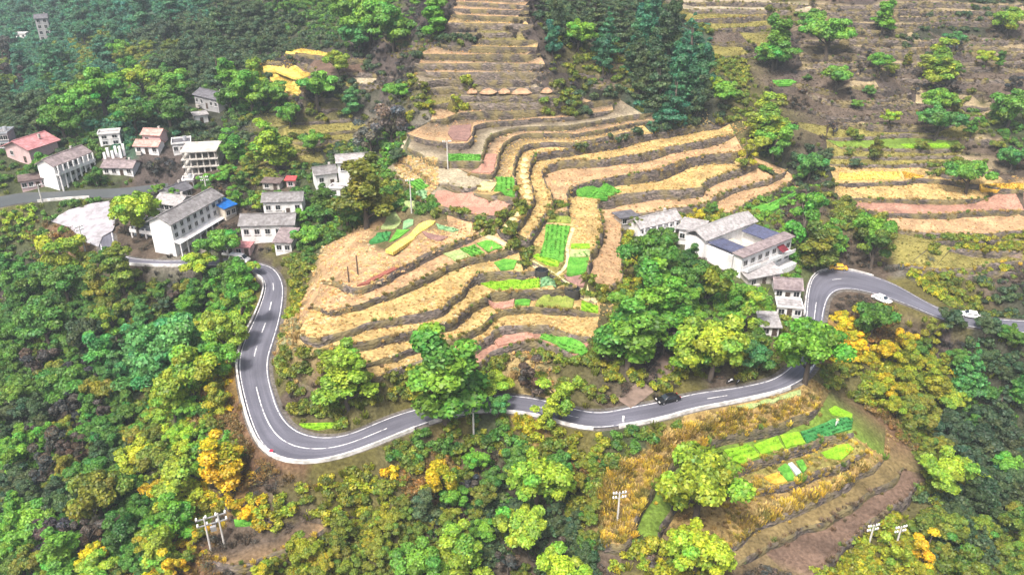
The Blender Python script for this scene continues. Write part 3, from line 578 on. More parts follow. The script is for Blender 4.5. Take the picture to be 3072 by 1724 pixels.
for i, p in enumerate(gverts):
    if p[1] > 20:
        u, v, d = proj(p)
        if (800 < u < 1800 and 350 < v < 1020) or (1740 < u < 2800 and v > 1150):
            for P_, c_ in FPOLY:
                if px_in(u, v, P_): vsoil[i] = c_
def soil_of_face(fi):
    k, n = fk[fi]
    if k == 'tread': return T[n]['col']
    if k == 'wall': return (.12, .1, .07)
    if k == 'road': return (.12, .11, .1)
    return None
me = mesh('hillside', gverts, gfaces, M['earth'])
at = me.color_attributes.new('soil', 'FLOAT_COLOR', 'CORNER'); buf = np.ones((len(me.loops), 4), np.float32)
li = 0
for fi, f in enumerate(gfaces):
    c = soil_of_face(fi)
    for k in f:
        own = c is not None
        if own and fk[fi][0] == 'tread':
            if gt[k][0] == 'g': own = False
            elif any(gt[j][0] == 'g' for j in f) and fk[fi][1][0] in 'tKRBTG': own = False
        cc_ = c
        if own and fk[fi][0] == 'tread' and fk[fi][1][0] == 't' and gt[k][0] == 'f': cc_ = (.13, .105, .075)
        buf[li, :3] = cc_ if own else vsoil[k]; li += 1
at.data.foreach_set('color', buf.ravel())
hill = link('hillside', me); tag(hill, kind='structure')
# retaining walls: each a leaning strip of dry stone with its own thickness, a child of the hillside
for n in rims:
    R, F = rims[n], foots[n]; vs, fs = [], []; m = len(R)
    for i in range(m):
        o = out_normal(R, i); bulge = .05*math.sin(i*.8)+random.uniform(-.04, .04)
        top = R[i]-o*.25; top.z += .04
        mid = (R[i]+F[i])/2+o*(.14+bulge*.6)
        rt = R[i]+o*.08; rt.z += .05+random.uniform(-.04, .05)
        ft = F[i]+o*(.12+bulge); ft.z -= .25
        vs += [top, rt, mid, ft]
        if i: a = 4*(i-1); b = 4*i; fs += [(a, a+1, b+1, b), (a+1, a+2, b+2, b+1), (a+2, a+3, b+3, b+2)]
    w = link('retaining_wall', mesh('retaining_wall', vs, fs, random.choice(STONES[:2]) if n[0] == 'a' else random.choice(STONES), True), hill)

# ------------------------------------------------------------------ road, markings, parapet
def strip(A, B, z):
    vs, fs = [], []
    for a, b in zip(A, B): vs += [(a.x, a.y, a.z+z), (b.x, b.y, b.z+z)]
    for i in range(len(A)-1): fs.append((2*i, 2*i+2, 2*i+3, 2*i+1))
    return vs, fs
vs, fs = strip(RL, RR, 0); fs = [f[::-1] for f in fs]
rme = mesh('road', vs, fs, M['asphalt']); uvl = rme.uv_layers.new(name='UVMap'); _al = arclen([(a+b)/2 for a, b in zip(RL, RR)])
for lp in rme.loops: uvl.data[lp.index].uv = (lp.vertex_index % 2, _al[lp.vertex_index//2])
road = link('road', rme); tag(road, kind='structure')
mid = [(a+b)/2 for a, b in zip(RL, RR)]; ML_ = arclen(mid)
def lerp_at(P, L, s):
    s = min(max(s, 0), L[-1]); i = int(np.searchsorted(L, s)); i = min(max(i, 1), len(P)-1)
    t = (s-L[i-1])/max(1e-6, L[i]-L[i-1]); return P[i-1].lerp(P[i], t)
def dash(s0, s1, w=.2, off=None, step=1.0):
    A, B = [], []; k = max(1, int((s1-s0)/step))
    for j in range(k+1):
        s = s0+(s1-s0)*j/k; p = lerp_at(mid, ML_, s); q = lerp_at(mid, ML_, s+.3); r = lerp_at(mid, ML_, s-.3); d = (q-r); d.z = 0
        if d.length < 1e-6: continue
        d.normalize(); nv = Vector((-d.y, d.x, 0)); A.append(p+nv*w/2); B.append(p-nv*w/2)
    vs, fs = strip(A, B, .006); fs = [f[::-1] for f in fs]
    vs = [(x, y, ROADZ+.006) for x, y, z in vs]
    return link('lane_marking', mesh('lane_marking', vs, fs, M['line']), road)
def s_near(tile, x, y):
    p = unproj(*S(tile, (x, y))[0], 0); return ML_[int(np.argmin([(q-p).length for q in mid]))]
s = s_near('ML', 2040, 700); s_end = s_near('ML', 1915, 1330)
while s < s_end: dash(s, s+4.2); s += 10.0
dash(s_near('BL', 1930, 30), s_near('BC', 360, 335), .18)
for a, b in ((('BC', 1420, 170), ('BC', 1800, 265)), (('BR', 170, 120), ('BR', 330, 90)), (('MR', 1000, 980), ('MR', 1010, 830)), (('MR', 1110, 660), ('MR', 1190, 655))): dash(s_near(*a), s_near(*b), .15)
def edge_line(P, Q, inset, w, s0=0, s1=None):
    A, B = [], []
    for p, q in zip(P[s0:s1], Q[s0:s1]):
        d = (q-p).normalized(); A.append(p+d*inset); B.append(p+d*(inset+w))
    vs, fs = strip(A, B, .005); return vs, fs
for P, Q in ((RL, RR), (RR, RL)):
    vs, fs = edge_line(P, Q, .28, .16)
    link('edge_marking', mesh('edge_marking', vs, fs, M['line']), road)
def parapet(P, Q, i0, i1, w, h, name, label, base=-.9):
    vs, fs = [], []
    for i in range(i0, i1):
        d = (P[i]-Q[i]); d.z = 0; d.normalize(); a = P[i]+d*.05; b = P[i]+d*(.05+w); hh = h+.03*math.sin(i*.7)
        z = P[i].z
        vs += [(a.x, a.y, z+.0), (a.x, a.y, z+hh), (b.x, b.y, z+hh), (b.x+d.x*.15, b.y+d.y*.15, z+base)]
        if i > i0:
            k = len(vs)-8; fs += [(k, k+4, k+5, k+1), (k+1, k+5, k+6, k+2), (k+2, k+6, k+7, k+3)]
    n = len(vs); fs += [(0, 1, 2, 3), (n-1, n-2, n-3, n-4)]
    o = link(name, mesh(name, vs, fs, M['parapet'])); return tag(o, label, 'parapet')
idx = lambda tile, x, y: int(np.argmin([(q-unproj(*S(tile, (x, y))[0], 0)).length for q in RL]))
parapet(RL, RR, idx('ML', 790, 510), idx('ML', 1500, 557), .42, .5, 'road_parapet', 'pale concrete parapet along the village road below the long white building')
parapet(RL, RR, idx('ML', 1930, 610), idx('BC', 620, 305), .42, .5, 'road_parapet', 'long white parapet round the outside of the big left hairpin bend')
parapet(RL, RR, idx('BC', 640, 297), idx('BC', 1960, 345), .35, .45, 'road_parapet', 'thin white parapet half hidden by trees at the middle of the road')
parapet(RL, RR, idx('BC', 2100, 317), idx('BR', 860, 10), .42, .5, 'road_parapet', 'straight white parapet beside the black car and the golden terrace')
parapet(RR, RL, idx('MR', 1062, 960), idx('MR', 1600, 815), .35, .3, 'road_kerb_wall', 'low pale kerb wall round the outside of the right hairpin bend')
vs, fs = strip(LL, LR, 0); fs = [f[::-1] for f in fs]
M['lane'] = asphalt_mat('old_asphalt', (.075, .085, .09))
lane = link('village_lane', mesh('village_lane', vs, fs, M['lane'])); tag(lane, kind='structure')
parapet(LL, LR, 8, len(LL)-12, .5, .6, 'lane_parapet', 'grey parapet of the village lane above the concrete yard')
# ------------------------------------------------------------------ crop plots: each a low bed of its own lying on its terrace
def crop_mat(name, c, c2, rows=1.6):
    m, nt, b = new_mat(name)
    tc = nt.nodes.new('ShaderNodeTexCoord'); w = nt.nodes.new('ShaderNodeTexWave'); w.inputs['Scale'].default_value = rows; w.inputs['Distortion'].default_value = 2.5; w.inputs['Detail'].default_value = 3
    nt.links.new(tc.outputs['Object'], w.inputs['Vector'])
    col, n = noise_mix(nt, c, c2, .55, 6); f, n2 = noise_mix(nt, (.7, .7, .7), (1.25, 1.25, 1.2), 2.6, 5, lo=.3, hi=.7)
    r = nt.nodes.new('ShaderNodeValToRGB'); r.color_ramp.elements[0].color = (.72, .7, .66, 1); r.color_ramp.elements[1].color = (1.1, 1.1, 1.1, 1); nt.links.new(w.outputs['Fac'], r.inputs[0])
    cc = mixc(nt, col, r.outputs[0], 1.0, 'MULTIPLY'); cc = mixc(nt, cc, f, 1.0, 'MULTIPLY'); nt.links.new(cc, b.inputs['Base Color'])
    setin(b, 'Roughness', .9); setin(b, 'Specular IOR Level', .15); bump(nt, b, n2.outputs['Fac'], .8, .25); return m
CROP = dict(green=crop_mat('leafy_green', (.06, .24, .025), (.13, .36, .05)), lime=crop_mat('lime_leaf', (.15, .36, .012), (.26, .46, .03)), deep=crop_mat('dark_leaf', (.025, .17, .045), (.06, .25, .07)),
            teal=crop_mat('blue_green_leaf', (.13, .3, .15), (.24, .4, .2)), pale=crop_mat('pale_green_leaf', (.26, .36, .13), (.36, .42, .2)), yellow=crop_mat('ripe_grain', (.60, .46, .10), (.76, .60, .17), .8),
            gold=crop_mat('golden_grain', (.48, .28, .03), (.62, .4, .07)), pink=crop_mat('pink_tilled_soil', (.36, .19, .145), (.45, .26, .2), 2.2), red=crop_mat('red_tilled_soil', (.25, .085, .065), (.32, .12, .09), 2.2),
            mauve=crop_mat('mauve_tilled_soil', (.2, .12, .11), (.28, .17, .15), 2.2), cream=crop_mat('cream_stubble', (.5, .44, .2), (.62, .54, .27)), olive=crop_mat('olive_grass', (.17, .24, .04), (.26, .3, .07)))
def in_poly(x, y, P):
    c = False; j = len(P)-1
    for i in range(len(P)):
        if (P[i].y > y) != (P[j].y > y) and x < (P[j].x-P[i].x)*(y-P[i].y)/(P[j].y-P[i].y)+P[i].x: c = not c
        j = i
    return c
PLOTS = []
def plot(name, label, crop, px, h=.28, group=None, step=1.3):
    W = [hit(u, v) for u, v in px]; z0 = sorted(p.z for p in W)[len(W)//2]
    W = [unproj(u, v, min(max(p.z, z0-.5), z0+.5)) for (u, v), p in zip(px, W)]
    ring = []
    for i in range(len(W)):
        a, b = W[i], W[(i+1) % len(W)]; k = max(1, int((b-a).length/step))
        for j in range(k): q = a.lerp(b, j/k); ring.append(Vector((q.x+random.uniform(-.12, .12), q.y+random.uniform(-.12, .12), q.z)))
    x0, x1 = min(p.x for p in ring), max(p.x for p in ring); y0, y1 = min(p.y for p in ring), max(p.y for p in ring)
    vs = [Vector((p.x, p.y)) for p in ring]; n = len(vs); zs = [p.z for p in ring]
    for y in np.arange(y0, y1, step):
        for x in np.arange(x0, x1, step):
            if in_poly(x, y, ring) and min((x-p.x)**2+(y-p.y)**2 for p in ring) > (.55*step)**2: vs.append(Vector((x+random.uniform(-.2, .2), y+random.uniform(-.2, .2))))
    cv, ce, cf, o1, o2, o3 = delaunay_2d_cdt(vs, [(i, (i+1) % n) for i in range(n)], [], 1, 1e-4)
    cen = Vector((sum(v.x for v in cv)/len(cv), sum(v.y for v in cv)/len(cv), z0))
    V, F = [], []
    for i, v in enumerate(cv):
        g = ground_at(v.x, v.y); g = min(max(g, z0-1.0), z0+1.0)
        V.append((v.x-cen.x, v.y-cen.y, g+h*random.uniform(.8, 1.25)-cen.z))
    for f in cf:
        a, b, c = (V[k] for k in f[:3]); F.append(tuple(f) if (b[0]-a[0])*(c[1]-a[1])-(b[1]-a[1])*(c[0]-a[0]) > 0 else tuple(reversed(f)))
    edge = {}
    for f in F:
        for i in range(len(f)): e = (f[i], f[(i+1) % len(f)]); edge[e] = 1
    m = len(V); low = {}
    for (a, b) in list(edge):
        if (b, a) not in edge:
            for k in (a, b):
                if k not in low: low[k] = len(V); V.append((V[k][0]*1.002, V[k][1]*1.002, V[k][2]-h-.5))
            F.append((b, a, low[a], low[b]))
    o = link(name, mesh(name, V, F, CROP[crop])); o.location = cen
    tag(o, label, 'field' if crop in ('pink', 'red', 'mauve', 'cream') else 'crop plot', group); PLOTS.append(ring); return o
VP, TP, GP = 'vegetable_plot', 'tilled_plot', 'grain_plot'
for a in (
 (VP, 'green vegetable bed on the grey terrace right of the white pole', 'green', S('P1', (645, 420), (975, 420), (975, 480), (648, 480))),
 (VP, 'square green bed between the pink field and the straw heaps', 'green', S('P1', (1125, 642), (1315, 655), (1330, 815), (1115, 790), (1145, 705))),
 (TP, 'small cream stubble plot left of the square green bed', 'cream', S('P1', (1000, 690), (1140, 702), (1085, 790), (940, 765))),
 (VP, 'bright green bed below the grey slanting field, behind the left pole', 'green', S('P1', (230, 690), (380, 665), (460, 745), (330, 785))),
 (VP, 'small bluish green bed at the corner of the pink field', 'teal', S('P1', (320, 800), (400, 775), (445, 790), (435, 850), (400, 880))),
 (VP, 'light green grass bed at the foot of the left white pole', 'pale', S('P1', (190, 890), (300, 900), (390, 955), (330, 982), (230, 940))),
 (TP, 'large pink tilled field curving above the dark stone wall', 'pink', S('P1', (540, 790), (640, 785), (800, 810), (1000, 850), (1150, 865), (1310, 862), (1290, 905), (1225, 975), (1150, 1020), (1050, 1020), (900, 1005), (760, 975), (640, 935), (520, 910), (450, 905))),
 (TP, 'pink tilled tongue at the lower end of the tan terrace', 'pink', S('P1', (1030, 420), (1145, 415), (1110, 590), (1080, 612), (880, 598), (990, 540))),
 (TP, 'mauve tilled patch with pale streaks at the top left field', 'mauve', S('P1', (680, 130), (880, 120), (880, 230), (840, 285), (700, 270), (650, 210))),
 (VP, 'long dark green vegetable bed in the draw beside the path', 'green', S('P4', (965, 140), (1205, 152), (1135, 470), (900, 415), (945, 300))),
 (VP, 'curved lime bed closing the lower end of the draw', 'lime', S('P4', (830, 435), (880, 412), (1000, 465), (1105, 492), (1085, 535), (980, 525))),
 (VP, 'olive green grass bed at the top of the draw', 'olive', S('P4', (955, 60), (1215, 55), (1215, 105), (1000, 95))),
 (VP, 'narrow lime strip under the straw field', 'lime', S('P4', (1215, 312), (1408, 312), (1412, 358), (1212, 358))),
 (VP, 'pale seedling bed between the lime strip and a green bed', 'pale', S('P4', (1212, 372), (1410, 372), (1402, 438), (1202, 438))),
 (VP, 'green bed above the brown plot at the path fork', 'green', S('P4', (1198, 445), (1402, 452), (1368, 590), (1170, 588))),
 (TP, 'brown tilled plot with a dark rim at the path fork', 'mauve', S('P4', (1145, 630), (1358, 628), (1385, 740), (1290, 742), (1180, 680))),
 (VP, 'pointed green bed at the left end of the big straw field', 'green', S('P1', (1935, 792), (2100, 742), (2305, 722), (2395, 780), (2250, 845), (2170, 852))),
 (VP, 'slanting light green bed above the courtyard house, nearer the forest', 'green', S('P2', (1680, 990), (1755, 952), (2120, 850), (2190, 852), (2050, 935), (1850, 1022))),
 (VP, 'slanting light green bed behind the yellow shrub', 'green', S('P2', (1340, 1200), (1440, 1132), (1600, 1062), (1648, 1080), (1480, 1178))),
 (VP, 'pale green bed under the dark broad tree by the village', 'pale', S('P3', (1085, 8), (1160, 5), (1225, 80), (1180, 145), (1020, 128))),
 (VP, 'deep green bed left of the yellow grain strip', 'deep', S('P3', (895, 268), (985, 190), (1120, 192), (1090, 280))),
 (VP, 'bright green bed touching the yellow grain strip', 'green', S('P3', (1098, 280), (1180, 168), (1305, 178), (1140, 278))),
 (VP, 'small bluish bed at the head of the yellow grain strip', 'teal', S('P3', (1245, 72), (1340, 72), (1338, 118), (1235, 155))),
 (GP, 'bright yellow grain strip lying aslant on the knoll', 'yellow', S('P3', (1065, 352), (1180, 272), (1400, 115), (1500, 82), (1560, 82), (1545, 118), (1400, 208), (1135, 382))),
 (VP, 'thin green bed below the olive path on the knoll', 'teal', S('P3', (1565, 112), (1800, 170), (1750, 190), (1590, 158))),
 (TP, 'mauve tilled plot below the thin green bed on the knoll', 'mauve', S('P3', (1430, 195), (1690, 242), (1610, 285), (1500, 258))),
 (TP, 'red tilled strip at the front edge of the knoll field', 'red', S('P3', (770, 735), (1150, 545), (1190, 572), (880, 716))),
 (VP, 'green bed with a light edge in the middle of the knoll', 'green', S('P3', (1815, 362), (1955, 325), (2055, 408), (1930, 438))),
 (VP, 'triangular green bed with dark shrubs beside the olive path', 'green', S('P3', (1975, 310), (2080, 288), (2240, 350), (2100, 396))),
 (VP, 'pale green bed left of the knoll beds', 'pale', S('P3', (1645, 402), (1815, 372), (1915, 440), (1760, 488))),
 (VP, 'rounded green bed left of the dark cistern', 'green', S('P3', (2155, 500), (2250, 465), (2385, 482), (2350, 565), (2225, 580))),
 (VP, 'long green bed across the knoll between the two cisterns', 'lime', S('P4', (305, 710), (600, 665), (900, 665), (905, 745), (600, 778), (430, 768))),
 (VP, 'bluish green end of the long bed beside the path', 'teal', S('P4', (910, 665), (1055, 662), (1065, 742), (912, 745))),
 (VP, 'small square green bed right of a pink plot on the knoll', 'green', S('P4', (655, 872), (808, 868), (802, 932), (655, 928))),
 (TP, 'pink plot left of the small square green bed', 'pink', S('P4', (385, 897), (645, 878), (640, 940), (480, 985))),
 (VP, 'striped green bed under the right cistern', 'olive', S('P4', (880, 862), (1260, 850), (1230, 955), (860, 935))),
 (VP, 'lime bed at the end of the olive path beside the big trees', 'lime', S('P4', (1330, 885), (1495, 940), (1495, 1005), (1322, 980))),
 (VP, 'curved green bed on the lowest knoll terrace', 'green', S('P4', (940, 1208), (1100, 1242), (1300, 1302), (1395, 1400), (1330, 1436), (1180, 1390), (1000, 1290), (905, 1255))),
 (TP, 'pink curved plot left of the curved green bed', 'pink', S('P4', (450, 1300), (560, 1235), (700, 1208), (835, 1215), (845, 1258), (700, 1292), (490, 1342))),
 (VP, 'lime bed nearest the big tree on the terrace spur below the road', 'lime', S('Q', (1038, 570), (1208, 524), (1305, 610), (1180, 670), (1085, 640))),
 (VP, 'second lime bed from the big tree on the terrace spur', 'lime', S('Q', (1255, 527), (1425, 465), (1472, 553), (1315, 602))),
 (VP, 'third lime bed on the spur, touching the dark green bed', 'lime', S('Q', (1445, 462), (1585, 434), (1632, 512), (1492, 552))),
 (VP, 'dark green bed round the white clad person on the spur', 'deep', S('Q', (1595, 432), (1830, 355), (1980, 340), (1970, 412), (1645, 512))),
 (VP, 'bright lime bed at the right end of the spur', 'lime', S('Q', (1805, 272), (1850, 245), (1982, 288), (1978, 335), (1830, 302))),
 (VP, 'green bed beside the pale plastic sheet on the spur', 'green', S('Q', (1425, 705), (1490, 668), (1520, 690), (1560, 780), (1490, 800))),
 (VP, 'green bed right of the pale plastic sheet', 'green', S('Q', (1560, 650), (1610, 640), (1650, 700), (1620, 735))),
 (GP, 'small bright yellow flowering bed on the spur', 'gold', S('Q', (1330, 770), (1425, 730), (1500, 800), (1400, 815))),
 (VP, 'small green bed on the third terrace of the spur', 'lime', S('Q', (1750, 590), (1870, 534), (1950, 524), (1995, 560), (1900, 635), (1795, 622))),
 (VP, 'pale grass strip under the straight white parapet', 'pale', S('Q', (1130, 252), (1400, 188), (1595, 125), (1605, 158), (1400, 215), (1190, 268))),
 (GP, 'upper bright yellow grain field behind the village', 'yellow', S('UL', (2155, 382), (2250, 377), (2485, 412), (2475, 430), (2300, 405), (2155, 400))),
 (GP, 'middle bright yellow grain field behind the village', 'yellow', S('UL', (1958, 500), (2100, 490), (2250, 515), (2350, 565), (2270, 590), (2200, 575), (2080, 528), (1965, 525))),
 (GP, 'lower bright yellow grain field behind the village', 'yellow', S('UL', (2032, 575), (2100, 562), (2200, 600), (2270, 660), (2278, 698), (2180, 690), (2090, 650))),
 (VP, 'bright green strip on the hillside right of the teal round tree', 'lime', S('UR', (1645, 1092), (1980, 1082), (2015, 1108), (1700, 1118))),
 (GP, 'golden grain strip right of the teal round tree', 'yellow', S('UR', (1180, 1312), (1400, 1300), (1640, 1305), (1640, 1350), (1175, 1358))),
 (GP, 'short golden grain strip under a dark path on the right hillside', 'gold', S('UR', (1650, 1300), (1825, 1330), (1780, 1348), (1680, 1345))),
 (GP, 'golden grain strip at the right border of the hillside', 'gold', S('UR', (2240, 1400), (2570, 1392), (2570, 1428), (2260, 1424))),
 (VP, 'green strip among brown scrub on the upper right hillside', 'green', S('UR', (675, 608), (820, 606), (860, 624), (690, 634))),
 (VP, 'lime strip inside the left hairpin bend', 'lime', S('BL', (2260, 308), (2420, 305), (2575, 302), (2575, 335), (2400, 352), (2285, 330))),
 (VP, 'round green patch below the left hairpin beside the double pole', 'green', S('BL', (1765, 1035), (1850, 1025), (1930, 1035), (1925, 1068), (1850, 1080), (1775, 1070)))):
    plot(*a)
M['film'] = simple('plastic_film', (.5, .6, .64), .35, .2, 2.5)
CROP['film'] = M['film']
o = plot('plastic_sheet', 'pale blue plastic sheet between two green beds on the spur', 'film', S('Q', (1505, 672), (1530, 662), (1608, 742), (1572, 752)), .35); o['category'] = 'plastic sheet'

# olive footpath running down past the beds, brown track up from the road
def path_strip(name, px, w, mat):
    P = resample([hit(u, v) for u, v in px], 1.5); vs, fs = [], []
    P = smooth_line(P, 3)
    for i, p in enumerate(P):
        nv = out_normal(P, i)
        for s in (-.5, .5):
            q = p+nv*w*s; vs.append((q.x, q.y, ground_at(q.x, q.y)+.12))
        if i: k = 2*i; fs.append((k-2, k-1, k+1, k))
    return tag(link(name, mesh(name, vs, fs, mat)), kind='structure')
M['path'] = simple('trodden_path', (.5, .44, .24), .95, .2, 1.0); M['track'] = simple('dirt_track', (.17, .125, .1), .95, .25, .8, .3)
path_strip('footpath', S('P3', (2010, 185), (2080, 235), (2220, 305), (2390, 370), 'P4', (690, 375), (770, 460), (900, 535), (1060, 632), (1250, 760), (1480, 900)), 1.0, M['path'])
path_strip('footpath', S('P4', (1240, 150), (1180, 330), (1190, 480), (1160, 560), (1070, 625)), .8, M['path'])
path_strip('dirt_track', S('BC', (2130, 160), (2250, 60), (2340, 0), 'MC', (2420, 1330), (2500, 1250)), 3.4, M['track'])
path_strip('dirt_track', S('MR', (2440, 380), (2520, 430), (2640, 470)), 8.0, M['track'])

# straw heaps and hay mounds
def heap_mesh(seed):
    r = random.Random(seed); vs, fs = [], []; n, k = 12, 5
    for j in range(k):
        t = j/(k-1); rad = math.cos(t*math.pi/2)**.7 if j < k-1 else .06
        for i in range(n):
            a = 2*math.pi*i/n; q = rad*(1+r.uniform(-.14, .14)); vs.append((q*math.cos(a), q*math.sin(a), .95*t+r.uniform(-.05, .05)))
    for j in range(k-1):
        for i in range(n): fs.append((j*n+i, j*n+(i+1) % n, (j+1)*n+(i+1) % n, (j+1)*n+i))
    fs.append(tuple((k-1)*n+i for i in range(n)))
    return vs, fs
M['heap'] = simple('straw_heap', (.58, .46, .22), .95, .25, 2.2, .8); M['mound'] = simple('brown_hay', (.36, .23, .14), .95, .3, 1.6, .8)
hm = [mesh('straw_heap', *heap_mesh(i), M['heap']) for i in range(4)]; mm = [mesh('hay_mound', *heap_mesh(9+i), M['mound']) for i in range(3)]
heaps = S('P1', (1425, 470), (1412, 525), (1412, 580), (1405, 640), (1430, 690), (1440, 740), (1455, 790), (1440, 845), (1405, 900), (1380, 960), (1345, 1015), (1305, 1070), (1250, 1135))
for i, (u, v) in enumerate(heaps):
    p = hit(u, v); o = link('straw_heap', hm[i % 4]); o.location = (p.x, p.y, p.z-.1); o.rotation_euler.z = random.uniform(0, 6); sc = random.uniform(1.0, 1.25); o.scale = (sc*1.35, sc*.95, .75)
    tag(o, f"pale straw heap on the bending terrace, {['topmost', 'second from the top', 'third from the top', 'fourth from the top', 'fifth from the top', 'sixth from the top', 'middle one', 'sixth from the bottom', 'fifth from the bottom', 'fourth from the bottom', 'third from the bottom', 'second from the bottom', 'lowest'][i]} of the row", 'straw heap', 'straw heaps in a row along the bending terrace')
for i, (x, y, s, l) in enumerate(((990, 697, 1.0, 'small brown hay mound at the left end of the upper mound row'), (1110, 697, 1.5, 'wide brown hay mound, second from the left in the upper row'), (1230, 697, 1.1, 'middle brown hay mound of the upper row'),
                                  (1360, 697, 1.9, 'largest brown hay mound of the upper row'), (1550, 692, 1.1, 'lone brown hay mound at the right of the upper row'))):
    p = hit(*S('U', (x, y))[0]); o = link('hay_mound', mm[i % 3]); o.location = (p.x, p.y, p.z-.2); o.scale = (1.7*s, 1.2*s, 1.5); tag(o, l, 'hay mound', 'hay mounds on the upper terraces')
# stone cisterns in the terrace walls
M['cist'] = simple('dark_concrete', (.045, .042, .04), .9, .3, 1.0); M['water'] = simple('dark_water', (.012, .014, .014), .15, .1, 1.0)
for (x, y, r, l) in ((920, 612, 1.5, 'dark round cistern at the end of the upper knoll wall'), (1230, 800, 1.7, 'dark round cistern at the end of the lower knoll wall by the path')):
    p = hit(*S('P4', (x, y))[0]); e = empty('cistern', (p.x, p.y, ground_at(p.x, p.y))); tag(e, l, 'cistern')
    vs, fs = [], []
    for k in range(20):
        a = 2*math.pi*k/20; c, s = math.cos(a), math.sin(a)
        vs += [(r*c, r*s, -1.5), (r*c, r*s, 1.15), ((r-.22)*c, (r-.22)*s, 1.15), ((r-.22)*c, (r-.22)*s, .8)]
    for k in range(20):
        a, b = 4*k, 4*((k+1) % 20)
        for j in range(3): fs.append((a+j, b+j, b+j+1, a+j+1))
    link('cistern_wall', mesh('cistern_wall', vs, fs, M['cist']), e)
    link('water_surface', mesh('water_surface', [((r-.2)*math.cos(2*math.pi*k/20), (r-.2)*math.sin(2*math.pi*k/20), .85) for k in range(20)], [tuple(range(20))], M['water']), e)
# ------------------------------------------------------------------ buildings
def roof_mat(name, c, c2, scale=5.5, rough=.85):
    m, nt, b = new_mat(name)
    tc = nt.nodes.new('ShaderNodeTexCoord'); w = nt.nodes.new('ShaderNodeTexWave'); w.inputs['Scale'].default_value = 1.1; w.inputs['Distortion'].default_value = .6; w.bands_direction = 'X'
    nt.links.new(tc.outputs['Object'], w.inputs['Vector'])
    col, n = noise_mix(nt, c, c2, .5, 6, lo=.3, hi=.7); r = nt.nodes.new('ShaderNodeValToRGB'); r.color_ramp.elements[0].color = (.7, .7, .7, 1); r.color_ramp.elements[1].color = (1.12, 1.12, 1.12, 1)
    nt.links.new(w.outputs['Fac'], r.inputs[0]); cc = mixc(nt, col, r.outputs[0], 1.0, 'MULTIPLY'); f, n2 = noise_mix(nt, (.72, .7, .68), (1.2, 1.2, 1.2), 1.4, 5); cc = mixc(nt, cc, f, 1.0, 'MULTIPLY')
    nt.links.new(cc, b.inputs['Base Color']); setin(b, 'Roughness', rough); setin(b, 'Specular IOR Level', .25); bump(nt, b, w.outputs['Fac'], .5, .08); return m
def stained(name, c, dirt, amt=.5):
    m, nt, b = new_mat(name); col, n = noise_mix(nt, c, dirt, .45, 6, lo=.45, hi=.45+.5*amt+.1, stretch=(1, 1, .35))
    f, n2 = noise_mix(nt, (.86, .86, .86), (1.06, 1.06, 1.06), 2.2, 5); cc = mixc(nt, col, f, 1.0, 'MULTIPLY'); nt.links.new(cc, b.inputs['Base Color']); setin(b, 'Roughness', .85); setin(b, 'Specular IOR Level', .25); bump(nt, b, n2.outputs['Fac'], .15, .05); return m
ROOF = dict(grey=roof_mat('grey_tiles', (.15, .145, .15), (.27, .265, .27)), slate=roof_mat('slate_tiles', (.09, .09, .105), (.16, .16, .18)), pale=roof_mat('pale_tiles', (.27, .26, .265), (.42, .41, .41)),
            pink=roof_mat('pink_roof', (.36, .155, .165), (.5, .25, .26)), salmon=roof_mat('salmon_roof', (.45, .25, .22), (.58, .36, .32)), blue=roof_mat('blue_roof', (.008, .10, .36), (.015, .15, .5), rough=.5),
            purple=roof_mat('worn_purple_tiles', (.17, .14, .15), (.32, .27, .27)), red=roof_mat('red_roof', (.42, .06, .07), (.55, .1, .1)), navy=roof_mat('blue_slate_sheet', (.075, .085, .15), (.11, .12, .2), rough=.4),
            cream=roof_mat('cream_screed', (.45, .42, .33), (.62, .58, .48)), dgreen=roof_mat('mossy_concrete', (.13, .15, .13), (.22, .24, .2)), brownr=roof_mat('brown_sheet', (.11, .08, .08), (.19, .15, .14)))
WALL = dict(white=stained('white_plaster', (.74, .74, .74), (.4, .39, .37), .75), grey=stained('grey_render', (.34, .34, .35), (.22, .22, .22), .6), pinkw=stained('pink_plaster', (.55, .4, .4), (.4, .3, .3), .6),
            conc=stained('raw_concrete', (.46, .44, .41), (.27, .25, .22), .5), beige=stained('beige_plaster', (.55, .5, .42), (.4, .36, .3), .6), blueg=stained('blue_grey_plaster', (.3, .34, .38), (.2, .22, .24), .6))
M['pane'] = simple('dark_window', (.018, .02, .024), .2, .2, 1.0, 0, 0, .5); M['frame'] = simple('window_frame', (.5, .5, .5), .6, .1); M['door'] = simple('brown_door', (.07, .05, .04), .7, .25)
M['whitepaint'] = simple('white_paint', (.8, .8, .8), .6, .08, 1.0); M['redcloth'] = simple('dark_red_awning', (.14, .02, .03), .85, .3)
UNIT = {}
def unit(key, fn):
    if key not in UNIT: UNIT[key] = fn()
    return UNIT[key]
def win_meshes(w, h):
    k = (round(w, 1), round(h, 1)); w, h = k
    def mk():
        p = MB().box((0, -.01, 0), (w, .06, h))
        f = MB()
        for c, d in (((0, -.05, h/2), (w+.2, .14, .1)), ((0, -.05, -h/2), (w+.2, .14, .1)), ((-w/2, -.05, 0), (.1, .14, h-.1)), ((w/2, -.05, 0), (.1, .14, h-.1)), ((0, -.04, 0), (.06, .08, h-.1))): f.box(c, d)
        s = MB().box((0, -.1, -h/2-.1), (w+.4, .24, .09))
        return [mesh(n, b.v, b.f, m) for n, b, m in (('window', p, M['pane']), ('window_frame', f, M['frame']), ('window_sill', s, M['frame']))]
    return unit(('win',)+k, mk)
def add_window(parent, x, y, z, w=1.1, h=1.3, rz=0):
    a, f, s = win_meshes(w, h); o = link('window', a, parent); o.location = (x, y, z); o.rotation_euler.z = rz
    link('window_frame', f, o); link('window_sill', s, o); return o
BUILT = []
